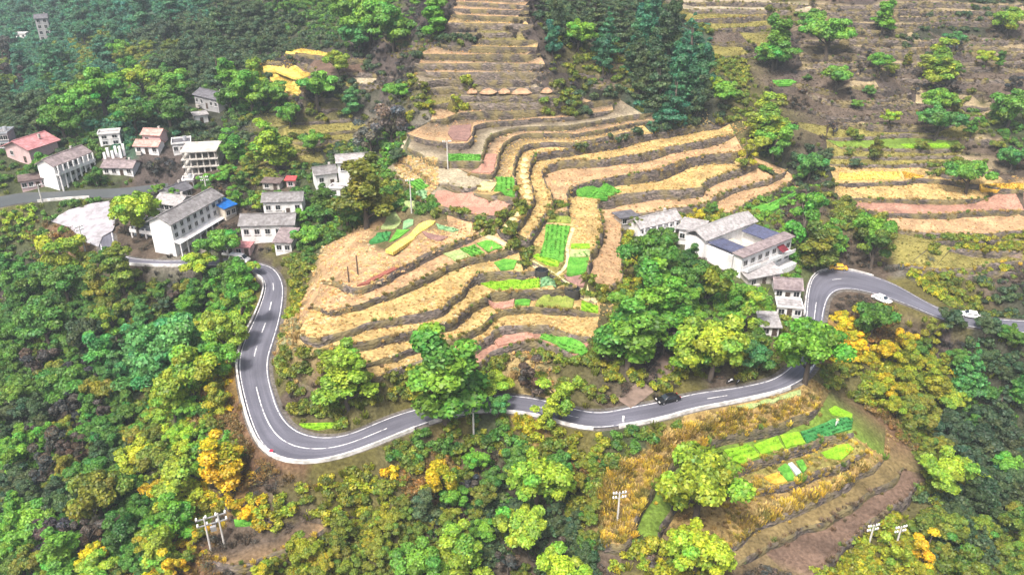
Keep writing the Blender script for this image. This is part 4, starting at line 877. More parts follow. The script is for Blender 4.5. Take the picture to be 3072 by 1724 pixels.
def house(name, label, A, B, depth, h, roof='gable', rc='grey', wc='white', rows=1, cols=3, rise=None, over=.5, porch=0, columns=0, end_win=False, doors=1, sink=2.5, ww=1.3, wh=1.4, zadd=0.0, cat='house', parapet_h=.5, wz=None, porch_f=.42):
    if h < 10: depth *= .7; h *= .9
    if rise is not None: rise *= .75
    ga, gb = hit(*A), hit(*B); z = (ga.z+gb.z)/2+zadd
    a, b = unproj(*A, z), unproj(*B, z); d = b-a; L = d.length; rz = math.atan2(d.y, d.x)
    e = empty(name, (a.x, a.y, z), rz); tag(e, label, cat)
    W = MB()
    rise = rise if rise is not None else depth*.22
    if roof == 'gable':
        W.poly([(0, 0, -sink), (L, 0, -sink), (L, depth, -sink), (0, depth, -sink), (0, 0, h), (L, 0, h), (L, depth, h), (0, depth, h), (0, depth/2, h+rise), (L, depth/2, h+rise)],
               [(0, 1, 5, 4), (1, 2, 6, 9, 5), (2, 3, 7, 6), (3, 0, 4, 8, 7)])
    elif roof == 'gable_y':
        W.poly([(0, 0, -sink), (L, 0, -sink), (L, depth, -sink), (0, depth, -sink), (0, 0, h), (L, 0, h), (L, depth, h), (0, depth, h), (L/2, 0, h+rise), (L/2, depth, h+rise)],
               [(0, 1, 5, 8, 4), (1, 2, 6, 5), (2, 3, 7, 9, 6), (3, 0, 4, 7)])
    else: W.box((L/2, depth/2, (h-sink)/2), (L, depth, h+sink))
    W.build('wall', WALL[wc], e)
    R = MB(); t = .22
    def slab(p):      # p: 4 lower points -> slab with thickness
        n = (Vector(p[1])-Vector(p[0])).cross(Vector(p[3])-Vector(p[0])).normalized()
        if n.z < 0: n = -n
        q = [tuple(Vector(v)+n*t) for v in p]; R.poly(list(p)+q, [(3, 2, 1, 0), (4, 5, 6, 7), (0, 1, 5, 4), (1, 2, 6, 5), (2, 3, 7, 6), (3, 0, 4, 7)])
    o = over; k = rise/(depth/2) if roof == 'gable' else (rise/(L/2) if roof == 'gable_y' else 0)
    if roof == 'gable':
        zz = h+.02; slab([(-o, -o, zz-o*k), (L+o, -o, zz-o*k), (L+o, depth/2, zz+rise), (-o, depth/2, zz+rise)]); slab([(L+o, depth+o, zz-o*k), (-o, depth+o, zz-o*k), (-o, depth/2, zz+rise), (L+o, depth/2, zz+rise)])
        rf = R.build('roof', ROOF[rc], e); MB().box((L/2, depth/2, h+rise+t+.06), (L+2*o, .4, .22)).build('ridge', ROOF[rc], rf)
    elif roof == 'gable_y':
        zz = h+.02; slab([(-o, depth+o, zz-o*k), (-o, -o, zz-o*k), (L/2, -o, zz+rise), (L/2, depth+o, zz+rise)]); slab([(L+o, -o, zz-o*k), (L+o, depth+o, zz-o*k), (L/2, depth+o, zz+rise), (L/2, -o, zz+rise)])
        rf = R.build('roof', ROOF[rc], e); MB().box((L/2, depth/2, h+rise+t+.06), (.4, depth+2*o, .22)).build('ridge', ROOF[rc], rf)
    elif roof == 'shed':
        slab([(-o, -o, h+.05), (L+o, -o, h+.05), (L+o, depth+o, h+.05+rise), (-o, depth+o, h+.05+rise)]); R.build('roof', ROOF[rc], e)
        MB().poly([(0.02, depth-.02, h-.01), (L-.02, depth-.02, h-.01), (L-.02, depth-.02, h+rise), (.02, depth-.02, h+rise), (.02, .02, h-.01), (L-.02, .02, h-.01)], [(0, 1, 2, 3), (4, 0, 3), (5, 2, 1)]).build('gable_wall', WALL[wc], e)
    elif roof == 'flat':
        R.box((L/2, depth/2, h+.11), (L+2*o*.5, depth+2*o*.5, .2)); rf = R.build('roof', ROOF[rc], e)
        if parapet_h:
            P = MB(); w = .22; ex = o*.5
            P.box((L/2, -ex+w/2, h+.21+parapet_h/2), (L+2*ex-.01, w, parapet_h)); P.box((L/2, depth+ex-w/2, h+.21+parapet_h/2), (L+2*ex-.01, w, parapet_h))
            P.box((-ex+w/2, depth/2, h+.21+parapet_h/2), (w, depth+2*ex-2*w-.01, parapet_h)); P.box((L+ex-w/2, depth/2, h+.21+parapet_h/2), (w, depth+2*ex-2*w-.01, parapet_h)); P.build('roof_parapet', WALL[wc], rf)
    sh = h/max(1, rows)
    for r in range(rows):
        for c in range(cols):
            x = L*(c+.5)/cols; zc = sh*r+sh*.56 if wz is None else wz[r]
            if r == 0 and doors and c == cols//2:
                dr = MB().box((0, -.02, 1.0), (1.1, .1, 2.0)).build('door', M['door'], e); dr.location = (x, 0, .05)
                MB().box((.4, -.1, 1.0), (.06, .1, .16)).build('door_handle', M['frame'], dr)
                continue
            add_window(e, x, 0, zc, ww, min(wh, sh*.6) if wz is None else wh)
        if end_win:
            for c in range(2): add_window(e, 0, depth*(c+.5)/2, sh*r+sh*.56, ww, min(wh, sh*.6), -math.pi/2)
    if porch:
        P = MB(); P.poly([(-.2, -porch, h*porch_f), (L+.2, -porch, h*porch_f), (L+.2, -.05, h*(porch_f+.06)), (-.2, -.05, h*(porch_f+.06)), (-.2, -porch, h*porch_f+.16), (L+.2, -porch, h*porch_f+.16), (L+.2, -.05, h*(porch_f+.06)+.16), (-.2, -.05, h*(porch_f+.06)+.16)],
               [(3, 2, 1, 0), (4, 5, 6, 7), (0, 1, 5, 4), (1, 2, 6, 5), (3, 0, 4, 7)])
        P.build('porch_roof', WALL['white'], e)
        for c in range(cols+1): MB().box((L*c/cols*.98+.2, -porch+.25, (h*porch_f-sink)/2), (.28, .28, h*porch_f+sink)).build('porch_post', WALL['white'], e)
    for c in range(columns):
        x = .4+(L-.8)*c/max(1, columns-1); MB().tube([(x, -1.1, -sink), (x, -1.1, h-.1)], [.28, .25], 8).build('column', WALL['white'], e)
    if columns:
        MB().box((L/2, -.75, h*.5), (L, 1.3, .2)).build('gallery_floor', WALL['white'], e)
        MB().box((L/2, -1.33, h*.5+.5), (L, .1, .8)).build('gallery_rail', WALL['white'], e)
    k = len(BUILT)
    if roof == 'flat' and cat == 'house' and k % 2 == 0:
        MB().tube([(L*.7, depth*.6, h+.2), (L*.7, depth*.6, h+1.5)], [.6, .6], 12).build('water_tank', M['tank'], e)
    if roof in ('gable', 'gable_y') and k % 2: MB().box((L*.78, depth*.62, h+rise*.9+.4), (.6, .6, 1.3)).build('chimney', WALL['conc'], e)
    if k % 3 == 0 and L > 7: MB().box((L*.2, -.9, .55), (1.6, .8, 1.1)).build('lean_to', WALL['conc'], e)
    BUILT.append((Vector((a.x, a.y, z)), rz, L, depth)); return e
M['tank'] = simple('steel_tank', (.5, .52, .55), .4, .2, 1, 0, .4)
D2 = lambda *p: S('D', *p)
def h2(tile, a, b): return S(tile, a, b)
hs = 'farmhouse'
house('long_house', 'long white two storey building with grey roof and rows of dark windows', *h2('V2', (545, 985), (1190, 600)), 9.5, 8.0, rows=2, cols=8, porch=2.0, rc='grey', doors=0, rise=2.2, wz=(3.7, 5.9), porch_f=.26, ww=1.2, wh=1.3)
house(hs, 'white two storey house behind the long building, beside the bright tree', *h2('V2', (310, 575), (620, 615)), 10, 5.2, rows=2, cols=5, rc='pale', doors=0, rise=1.8)
house('colonnade_house', 'low mossy roofed building with white posts left of the long building', *h2('V1', (1350, 1085), (1590, 1120)), 7.5, 3.2, 'flat', 'dgreen', 'blueg', 1, 3, columns=4, parapet_h=.25)
house('shed', 'beige shed with a bright blue roof at the end of the long building', *h2('V2', (1200, 600), (1335, 545)), 6.0, 3.6, 'shed', 'blue', 'beige', 1, 2, rise=1.2, doors=0, cat='shed')
house(hs, 'white house with grey roof, upper one right of the blue roof', *h2('V2', (1690, 545), (2185, 530)), 7.5, 4.6, rows=1, cols=4, rc='grey', rise=1.8, ww=1.3)
house(hs, 'white house with five dark windows under a long grey roof', *h2('V2', (1405, 865), (2085, 850)), 8.5, 4.9, rows=1, cols=5, rc='grey', rise=2.2, doors=0, ww=1.3, wh=1.5)
house('annex', 'white annex with a pinkish roof at the road corner', *h2('V2', (1835, 1030), (2045, 1035)), 9.5, 3.4, 'shed', 'purple', 'white', 1, 2, rise=1.4, doors=0)
house('shed', 'small shed with a pink flat roof by the road', *h2('V2', (1315, 1060), (1515, 1062)), 5.0, 2.6, 'flat', 'pink', 'pinkw', 1, 2, parapet_h=0, cat='shed')
house('shed', 'low white shed with dark doors left of the pink roof', *h2('V2', (1135, 1050), (1300, 1058)), 4.0, 2.6, 'flat', 'slate', 'white', 1, 2, parapet_h=0, cat='shed')
house(hs, 'dark slate roofed house behind the bright tree', *h2('V2', (520, 385), (770, 300)), 8.0, 3.0, rows=1, cols=3, rc='slate', wc='grey')
house('small_house', 'small white block house above the slate roof', *h2('V2', (655, 205), (785, 195)), 4.0, 2.8, 'flat', 'pale', 'white', 1, 2)
house('villa', 'pink roofed house with pink walls at the left edge', *h2('V1', (85, 335), (325, 372)), 15, 5.2, 'gable_y', 'pink', 'pinkw', 1, 2, rise=2.6, over=.9)
house(hs, 'blue grey house with tall windows at the left border', *h2('V1', (-70, 235), (112, 225)), 9, 5.4, 'flat', 'grey', 'blueg', 2, 4, doors=0)
house('long_house', 'white two storey house with a columned gallery in the upper village', *h2('V1', (585, 575), (950, 425)), 9.0, 6.2, rows=2, cols=6, rc='purple', columns=8, doors=0, rise=2.2)
house('shed', 'low brown roofed building with pink wall panels beside the lane', *h2('V1', (225, 640), (560, 590)), 6.0, 2.9, 'shed', 'brownr', 'pinkw', 1, 5, rise=.8, cat='shed')
house('small_house', 'small pale house with two dark round windows in the upper village', *h2('V1', (1015, 200), (1225, 182)), 6.0, 4.2, 'flat', 'pale', 'white', 2, 2, doors=0, ww=1.5)
house('ruin', 'roofless white ruin with standing pillars', *h2('V1', (1040, 375), (1265, 360)), 5.0, 1.2, 'flat', 'brownr', 'grey', 1, 2, columns=0, doors=0, parapet_h=0)
house(hs, 'low house with worn purple roof and a white gable below the ruin', *h2('V1', (1045, 490), (1345, 495)), 8.0, 2.9, rc='purple', cols=4)
house(hs, 'pink roofed low house, front one of the pair', *h2('V1', (1370, 275), (1600, 280)), 6.5, 3.0, rc='salmon', wc='white', cols=3, rise=1.5)
house(hs, 'pink roofed house, rear one of the pair', *h2('V1', (1450, 185), (1625, 195)), 6.0, 4.0, rc='salmon', wc='pinkw', cols=2, rise=1.6)
house(hs, 'dark grey flat roofed house right of the pink pair', *h2('V1', (1750, 280), (1935, 262)), 9.0, 3.4, 'flat', 'slate', 'white', 1, 3)
house(hs, 'grey house with a dark tiled roof among trees behind the village', *h2('UL', (1478, 800), (1655, 845)), 8.5, 4.6, rc='slate', wc='grey', rows=1, cols=5, rise=1.9)
house('small_house', 'small white hut under the grey house among trees', *h2('UL', (1480, 938), (1575, 925)), 4.5, 3.0, 'shed', 'pale', 'white', 1, 1, rise=.6)
house('tower_house', 'tall narrow grey house alone in the far forest', *h2('UL', (305, 318), (398, 312)), 8.5, 13.0, 'gable', 'slate', 'grey', 4, 2, rise=2.2, doors=0, ww=1.6, wh=1.9)
house('shed', 'tiny pale shed left of the tall narrow house', *h2('UL', (125, 292), (200, 292)), 5.0, 3.0, 'flat', 'pale', 'white', 1, 2, cat='shed', doors=0)
house(hs, 'white fronted house left of the big dark tree', *h2('D', (798, 473), (850, 466)), 8.0, 4.4, rc='grey', cols=2)
house(hs, 'grey roofed house behind the big dark tree', *h2('D', (852, 443), (946, 436)), 8.0, 4.4, rc='pale', cols=4)
house('small_house', 'low white hut beneath the white fronted house', *h2('D', (832, 494), (872, 496)), 4.0, 2.6, 'flat', 'pale', 'white', 1, 2)
house('shed', 'tiny red shed in the village trees', *h2('D', (722, 472), (742, 472)), 3.0, 2.4, 'shed', 'red', 'pinkw', 1, 1, rise=.5, doors=0, cat='shed')
house('shed', 'low grey shed left of the tiny red shed', *h2('D', (662, 476), (704, 478)), 4.0, 2.2, 'shed', 'brownr', 'conc', 1, 2, rise=.6, cat='shed')
# right-hand hamlet
house('shed', 'small grey flat roofed shed at the top of the pale track', *h2('V3', (165, 320), (355, 290)), 5.0, 2.6, 'flat', 'slate', 'conc', 1, 2, parapet_h=0, over=1.2, cat='shed')
house('long_house', 'long house with a pale tiled roof and round white columns', *h2('V3', (400, 500), (870, 385)), 7.0, 4.2, rc='pale', wc='white', cols=6, columns=7, rise=1.9)
house(hs, 'white house with a sloping pale roof between the colonnade and the courtyard', *h2('V3', (860, 520), (1120, 565)), 8.5, 4.4, 'shed', 'pale', 'white', 1, 3, rise=.7)
house('shed', 'corrugated pale roof shed in front of the courtyard house', *h2('V3', (1700, 1065), (2085, 990)), 8.0, 2.6, 'shed', 'pale', 'conc', 1, 3, rise=1.8, cat='shed')
house('small_house', 'old house with worn purple roof beside the right hairpin', *h2('V3', (2020, 1195), (2330, 1215)), 7.0, 3.2, rc='purple', wc='white', cols=3, rise=1.7)
house('small_house', 'pale slab roofed hut at the edge of the right hairpin', *h2('V3', (2050, 1395), (2345, 1420)), 6.0, 2.4, 'flat', 'pale', 'white', 1, 3, parapet_h=.3)
house('shed', 'white roofed shed behind the round deep green tree', *h2('MR', (590, 1085), (720, 1090)), 7.0, 2.4, 'shed', 'pale', 'white', 1, 2, rise=1.0, cat='shed')

def frame_building():
    A, B = h2('V1', (1865, 488), (2205, 470)); z = (hit(*A).z+hit(*B).z)/2; a, b = unproj(*A, z), unproj(*B, z); d = b-a; L = d.length
    e = empty('unfinished_building', (a.x, a.y, z), math.atan2(d.y, d.x)); tag(e, 'unfinished concrete building with four open floors in the upper village', 'building')
    for i in range(4): MB().box((L/2, 5, .1+2.35*i), (L+.8, 10.8, .3)).build('floor_slab', WALL['conc'], e)
    for i in range(6):
        for y in (.3, 9.7): MB().box((.4+(L-.8)*i/5, y, 2.6), (.4, .4, 8.6)).build('column', WALL['conc'], e)
    for i in range(3): MB().box((L/2, 6.2, 1.42+2.35*i), (L-.4, .25, 2.0)).build('back_wall', WALL['grey'], e)
    MB().box((L+.1, 5, 2.6), (.3, 9.0, 8.8)).build('end_wall', WALL['conc'], e)
    BUILT.append((Vector((a.x, a.y, z)), math.atan2(d.y, d.x), L, 10))
frame_building()
def courtyard():
    A, B = h2('V3', (1600, 975), (2195, 715)); z = (hit(*A).z+hit(*B).z)/2; a, b = unproj(*A, z), unproj(*B, z); d = b-a; L = d.length; dep = 17.0
    e = empty('courtyard_house', (a.x, a.y, z), math.atan2(d.y, d.x)); tag(e, 'large courtyard house with two blue slate roofs and a white front', 'house')
    W = MB(); h = 6.0
    W.box((L/2, 1.2, (h-3)/2), (L, 2.4, h+3)); W.box((L/2, dep-3, (h-2.2)/2), (L, 6, h+3.0)); W.box((2.4, dep/2-1.6, (h-3.6)/2), (4.8, dep-8.5, h+2.4)); W.box((L-2.4, dep/2-1.6, (h-3.6)/2), (4.8, dep-8.5, h+2.4)); W.build('wall', WALL['white'], e)
    def sl(name, pts, m):
        q = [(x, y, zz+.22) for x, y, zz in pts]; return MB().poly(pts+q, [(3, 2, 1, 0), (4, 5, 6, 7), (0, 1, 5, 4), (1, 2, 6, 5), (2, 3, 7, 6), (3, 0, 4, 7)]).build(name, ROOF[m], e)
    sl('front_roof', [(-.5, -.6, h+.1), (L+.5, -.6, h+.1), (L+.5, 2.7, h+.35), (-.5, 2.7, h+.35)], 'purple')
    sl('rear_roof', [(-.6, dep-6.5, h+.5), (L+.6, dep-6.5, h+.5), (L+.6, dep-3, h+2.2), (-.6, dep-3, h+2.2)], 'pale'); sl('rear_roof', [(-.6, dep-3, h+2.2), (L+.6, dep-3, h+2.2), (L+.6, dep+.5, h+.5), (-.6, dep+.5, h+.5)], 'pale')
    sl('slate_roof', [(.2, 3.0, h+.1), (L*.3, 3.0, h-.3), (L*.3, dep-6.6, h-.3), (.2, dep-6.6, h+.1)], 'navy'); sl('slate_roof', [(L*.68, 3.0, h-.3), (L-.8, 3.0, h+.1), (L-.8, dep-6.6, h+.1), (L*.68, dep-6.6, h-.3)], 'navy')
    MB().box((L/2, dep/2-1.8, 2.4), (L-9.6, dep-8.6, .2)).build('courtyard_floor', ROOF['cream'], e)
    MB().box((L/2-1, dep/2-1.8, 3.6), (2.4, dep-9.5, 2.2)).build('courtyard_wall', ROOF['cream'], e)
    for c in range(7):
        x = L*(c+.5)/7; add_window(e, x, 0, 4.2, 1.5, 1.4)
        if c != 3: add_window(e, x, 0, 1.4, 1.5, 1.2)
    MB().box((L*.5, -.05, 1.0), (1.6, .12, 2.2)).build('door', M['door'], e)
    MB().box((L/2, -.9, 2.7), (L-.6, 1.6, .2)).build('balcony', WALL['white'], e); MB().box((L/2, -1.66, 3.2), (L-.6, .1, .8)).build('balcony_rail', WALL['white'], e)
    MB().box((L/2, -1.2, -.9), (L, 2.4, 1.6)).build('terrace_step', WALL['white'], e)
    MB().poly([(L*.68, -.1, 5.2), (L*.82, -.1, 5.2), (L*.82, -1.9, 4.2), (L*.68, -1.9, 4.2)], [(0, 1, 2, 3)]).build('awning', M['redcloth'], e)
    BUILT.append((Vector((a.x, a.y, z)), math.atan2(d.y, d.x), L, dep))
courtyard()
# white pillars of the ruin
r0 = hit(*S('V1', (1040, 350))[0])
for i, (x, y) in enumerate(((1050, 345), (1075, 340), (1110, 345), (1135, 350), (1160, 340), (1195, 345), (1220, 335), (1250, 340))):
    p = hit(*S('V1', (x, y))[0])
rn = next(o for o in bpy.data.objects if o.name.startswith('ruin') and o.type == 'EMPTY')
for i in range(8):
    hh = (2.2, 3.2, 1.6, 2.6, 3.6, 2.8, 3.9, 4.2)[i]; MB().box((.6+i*(BUILT[16][2]-1)/7, 1.2+(i % 3)*1.4, 1.1+hh/2), (.7, .7, hh)).build('pillar', M['whitepaint'], rn)

# concrete yard in front of the village
M['yard'] = stained('yard_concrete', (.34, .33, .36), (.17, .155, .155), .5)
def sheet(name, px, mat, lift=.12, step=2.5):
    W = [hit(u, v) for u, v in px]; vs = [Vector((p.x, p.y)) for p in W]; n = len(vs)
    x0, x1, y0, y1 = min(v.x for v in vs), max(v.x for v in vs), min(v.y for v in vs), max(v.y for v in vs)
    for y in np.arange(y0, y1, step):
        for x in np.arange(x0, x1, step):
            if in_poly(x, y, W): vs.append(Vector((x, y)))
    cv, ce, cf, a, b, c = delaunay_2d_cdt(vs, [(i, (i+1) % n) for i in range(n)], [], 1, 1e-4)
    V = [(v.x, v.y, ground_at(v.x, v.y)+lift) for v in cv]; F = []
    for f in cf:
        a, b, c = (V[k] for k in f[:3]); F.append(tuple(f) if (b[0]-a[0])*(c[1]-a[1])-(b[1]-a[1])*(c[0]-a[0]) > 0 else tuple(reversed(f)))
    return tag(link(name, mesh(name, V, F, mat)), kind='structure')
YARD = S('ML', (375, 228), (520, 145), (700, 95), (870, 72), (880, 180), (870, 262), (850, 305), (775, 345), (745, 425), (640, 385), (560, 310), (520, 275))
sheet('concrete_yard', YARD, M['yard'], .35)
# ------------------------------------------------------------------ vehicles
def paint(name, c, rough=.3): return simple(name, c, rough, .05, 1.0, 0, 0, .6)
M['tyre'] = simple('tyre_rubber', (.02, .02, .02), .8, .1); M['rim'] = simple('wheel_rim', (.4, .4, .42), .4, .1, 1, 0, .6); M['glass'] = simple('car_glass', (.03, .04, .05), .08, .05, 1, 0, 0, .7)
M['lamp'] = simple('lamp_glass', (.75, .72, .65), .2, .05); M['tail'] = simple('tail_lamp', (.35, .02, .02), .3, .05); M['trimb'] = simple('black_trim', (.02, .02, .022), .5, .1)
def car(name, label, p, heading, body, roofm=None, kind='car', cat='car'):
    e = empty(name, tuple(p), heading); tag(e, label, cat)
    L, W = (4.6, 1.8) if kind == 'car' else (5.4, 1.95)
    if kind == 'car':
        low = [(-2.3, .45), (-2.28, .78), (-1.5, .92), (1.15, .9), (2.1, .78), (2.3, .55), (2.25, .3), (-2.25, .3)]; cab = [(-1.75, .9), (-1.15, 1.42), (.35, 1.45), (1.25, .9)]
    else:
        low = [(-2.7, .4), (-2.68, 1.1), (-2.6, 1.15), (1.8, 1.12), (2.45, .98), (2.7, .7), (2.65, .32), (-2.65, .32)]; cab = [(-2.62, 1.12), (-2.5, 2.05), (1.1, 2.08), (1.95, 1.1)]
    def ext(prof, w0, w1, zt):
        n = len(prof); vs = []
        for s in (-1, 1):
            for x, z in prof: vs.append((x, s*(w1 if z > zt else w0)/2, z))
        return vs, [tuple(range(n)), tuple(range(2*n-1, n-1, -1))]+[(i, n+i, n+(i+1) % n, (i+1) % n) for i in range(n)]
    def bev(o, w=.06):
        m = o.modifiers.new('bevel', 'BEVEL'); m.width = w; m.segments = 2; m.limit_method = 'ANGLE'; return o
    v, f = ext(low, W, W*.97, .7); bo = bev(MB().poly(v, f).build('body', body, e, True), .09)
    v, f = ext(cab, W*.9, W*.74, 1.2 if kind == 'car' else 1.6); bev(MB().poly(v, f).build('cabin', body if roofm is None else roofm, e, True), .07)
    k = 1.2 if kind == 'car' else 1.6; zt = 1.42 if kind == 'car' else 2.04
    def pane(pts): MB().poly(pts, [tuple(range(len(pts)))]).build('window', M['glass'], e)
    wl, wh_ = W*.9/2+.012, W*.74/2+.012
    for s in (-1, 1):
        x0, x1, x2, x3 = cab[0][0], cab[1][0], cab[2][0], cab[3][0]; zb = cab[0][1]+.04; z1 = zt-.1
        def at(x, t): return (x, s*(wl+(wh_-wl)*t), zb+(z1-zb)*t)
        mid_ = (x1+x2)/2+.05
        pane([at(x0+.3, .05), at(mid_-.05, .05), at(mid_-.05, 1), at(x1+.12, 1)]); pane([at(mid_+.05, .05), at(x3-.22, .05), at(x2-.08, 1), at(mid_+.05, 1)])
    fx, fz = cab[3], cab[2]; bx, bz = cab[0], cab[1]
    for (xa, za), (xb, zb_), sg in ((fx, fz, 1), (bx, bz, -1)):
        d = Vector((xb-xa, 0, zb_-za)).normalized(); nn = Vector((abs(d.z)*sg, 0, abs(d.x)))*.015
        pts = []
        for t, yy in ((.1, -1), (.1, 1), (.9, 1), (.9, -1)):
            w = (wl+(wh_-wl)*t-.1); pts.append((xa+(xb-xa)*t+nn.x, yy*w, za+(zb_-za)*t+nn.z))
        pane(pts)
    for x in (-L*.3, L*.31):
        for s in (-1, 1):
            t = MB().tube([(0, -.11, 0), (0, .11, 0)], [.33, .33], 18).build('wheel', M['tyre'], e); t.location = (x, s*(W/2-.08), .33)
            MB().tube([(0, -.12*1, 0), (0, .12, 0)], [.19, .19], 12).build('rim', M['rim'], t)
    for s in (-1, 1):
        MB().box((L/2-.06, s*W*.33, .66), (.14, .4, .16)).build('headlight', M['lamp'], e); MB().box((-L/2+.04, s*W*.36, .74), (.12, .34, .16)).build('tail_light', M['tail'], e)
        MB().box((cab[3][0]-.25, s*(W/2+.1), .98), (.12, .2, .14)).build('mirror', body, e)
    for s in (-1, 1): MB().box((s*(L/2-.02), 0, .42), (.12, W*.94, .2)).build('bumper', M['trimb'], e)
    return e
def road_heading(p):
    i = int(np.argmin([(q-p).length for q in mid])); d = mid[min(i+2, len(mid)-1)]-mid[max(i-2, 0)]; return math.atan2(d.y, d.x), i
def at_road(px, tile): return unproj(*S(tile, px)[0], ROADZ)
p = at_road((1680, 1008), 'D'); hd, _ = road_heading(p); car('parked_car', 'black car driving along the straight road beside the track mouth', (p.x, p.y, .01), hd+math.pi, paint('black_paint', (.012, .012, .014), .2))
p = hit(*S('D', (2107, 676))[0]); g = unproj(*S('D', (2107, 677))[0], .05); car('parked_car', 'yellow car at the top of the right hairpin bend', (g.x, g.y, max(.02, ground_at(g.x, g.y))), -.12+math.pi, paint('yellow_paint', (.62, .36, .03)))
g = hit(*S('D', (2217, 757))[0]); car('parked_car', 'white car half hidden behind the round tree inside the right hairpin', (g.x, g.y, g.z+.02), -1.0, paint('white_car_paint', (.8, .8, .8)))
g = at_road((2440, 797), 'D'); hd, _ = road_heading(g); car('parked_car', 'white car on the road near the right border', (g.x, g.y, .02), hd+math.pi, paint('white_car_paint', (.8, .8, .8)))
g = at_road((604, 657), 'D'); hd, _ = road_heading(g); car('delivery_van', 'white van on the village road behind a leafy shrub', (g.x, g.y, .02), hd, paint('white_van_paint', (.8, .8, .8)), None, 'van', 'van')
# two parked motorcycles by the road
def motorbike(label, p, rz):
    e = empty('motorcycle', tuple(p), rz); tag(e, label, 'motorcycle')
    for x in (-.62, .62):
        vs, fs = [], []
        for i in range(16):
            a = 2*math.pi*i/16
            for j in range(6): b = 2*math.pi*j/6; r = .29+.07*math.cos(b); vs.append((x+r*math.cos(a), .07*math.sin(b), .36+r*math.sin(a)))
        for i in range(16):
            for j in range(6): fs.append((i*6+j, ((i+1) % 16)*6+j, ((i+1) % 16)*6+(j+1) % 6, i*6+(j+1) % 6))
        link('wheel', mesh('wheel', vs, fs, M['tyre']), e)
    MB().tube([(-.55, 0, .55), (-.1, 0, .72), (.3, 0, .8), (.5, 0, .7)], [.12, .17, .19, .1], 8).build('tank', M['whitepaint'], e, True); MB().box((-.4, 0, .84), (.62, .26, .12)).build('seat', M['trimb'], e); MB().box((.02, 0, .45), (.4, .3, .36)).build('engine', M['trimb'], e)
    MB().tube([(.62, 0, .36), (.42, 0, 1.05)], [.05, .05], 6).build('fork', M['rim'], e); MB().tube([(.38, -.36, 1.08), (.42, 0, 1.05), (.38, .36, 1.08)], [.03, .03, .03], 6).build('handlebar', M['trimb'], e)
for (x, y, l, r) in ((1080, 62, 'white motorcycle at the roadside, the one nearer the black car', .4), (1140, 60, 'white motorcycle at the roadside, the one farther from the black car', .9)):
    g = hit(*S('Q', (x, y+8))[0]); motorbike(l, (g.x, g.y, g.z), r)

# ------------------------------------------------------------------ poles
M['concrete_pole'] = simple('pole_concrete', (.5, .49, .46), .85, .15, 1.0); M['wood_pole'] = simple('pole_wood', (.1, .07, .05), .9, .2); M['insul'] = simple('insulator', (.78, .78, .78), .3, .05); M['steel'] = simple('galvanised_steel', (.4, .41, .42), .5, .15, 1, 0, .5)
def pole(label, px_base, h, arms=2, mat='concrete_pole', lean=(0, 0), rot=.5, name='utility_pole', base=None):
    g = base if base is not None else hit(*px_base); e = empty(name, (g.x, g.y, g.z), rot); tag(e, label, 'utility pole')
    MB().tube([(0, 0, -.8), (lean[0]*.5, lean[1]*.5, h*.5), (lean[0], lean[1], h)], [.2, .17, .12], 10).build('shaft', M[mat], e)
    for k in range(arms):
        z = h-.35-k*.9; a = MB().box((lean[0], lean[1], z), (2.2, .1, .12)).build('cross_arm', M['steel'], e)
        for s in (-1, -.55, .55, 1): MB().tube([(lean[0]+s, lean[1], z+.05), (lean[0]+s, lean[1], z+.18), (lean[0]+s, lean[1], z+.42)], [.08, .16, .12], 8).build('insulator', M['insul'], a)
    return e
pole('white pole left of the green bed among the grey terraces', S('P1', (650, 560))[0], 7.5, 1, rot=.2)
pole('white pole standing between the pink field and the village beds', S('P1', (285, 1000))[0], 8.5, 1, rot=.4)
pole('pale pole beside the village lane at the left border', S('V1', (425, 760))[0], 5.5, 1)
pole('pale pole at the concrete yard corner', S('V1', (865, 1275))[0], 8.0, 2, rot=.9)
pole('white pole with a crossarm in the forest below the yard', S('ML', (380, 610))[0], 7.0, 1, rot=1.2)
pole('grey pole behind the village long building', S('V1', (2090, 715))[0], 6.5, 2, rot=.2)
pole('pale pole rising from the trees below the middle of the road', S('BC', (1000, 420))[0], 8.0, 1, rot=.1)
pole('insulator topped pole on the golden field below the road', S('BC', (2085, 1030))[0], 6.0, 2, rot=.15)
pole('insulator topped pole at the lower edge of the spur, first of two', S('BR', (1400, 1230))[0], 5.0, 2, rot=.25)
pole('insulator topped pole at the lower edge of the spur, rightmost of two', S('BR', (1605, 1240))[0], 5.0, 2, rot=.25)
pole('dark wooden post on the tan knoll field, taller one', S('P3', (785, 620))[0], 4.6, 0, 'wood_pole', name='wooden_post')
pole('dark wooden post on the tan knoll field, shorter one', S('P3', (695, 695))[0], 3.6, 0, 'wood_pole', name='wooden_post')
def h_frame():
    a, b = hit(*S('BL', (1615, 1260))[0]), hit(*S('BL', (1672, 1215))[0]); c = (a+b)/2; d = b-a; rz = math.atan2(d.y, d.x)
    e = empty('double_pole', (c.x, c.y, c.z), rz); tag(e, 'double pole with a steel crossarm and white insulators at lower left', 'utility pole'); w = max(2.2, d.length)
    for s in (-1, 1): MB().tube([(s*w/2, 0, -1.5), (s*w/2*.95, 0, 7.0)], [.19, .13], 10).build('shaft', M['concrete_pole'], e)
    for z in (6.6, 5.3):
        arm = MB().box((0, 0, z), (w+2.6, .16, .2)).build('cross_arm', M['steel'], e)
        for s in (-1, -.35, .35, 1): MB().tube([(s*(w/2+1.1), 0, z+.08), (s*(w/2+1.1), 0, z+.25), (s*(w/2+1.1), 0, z+.6)], [.09, .2, .13], 8).build('insulator', M['insul'], arm)
    MB().box((0, -.2, 4.4), (.9, .5, .9)).build('transformer', M['steel'], e)
h_frame()
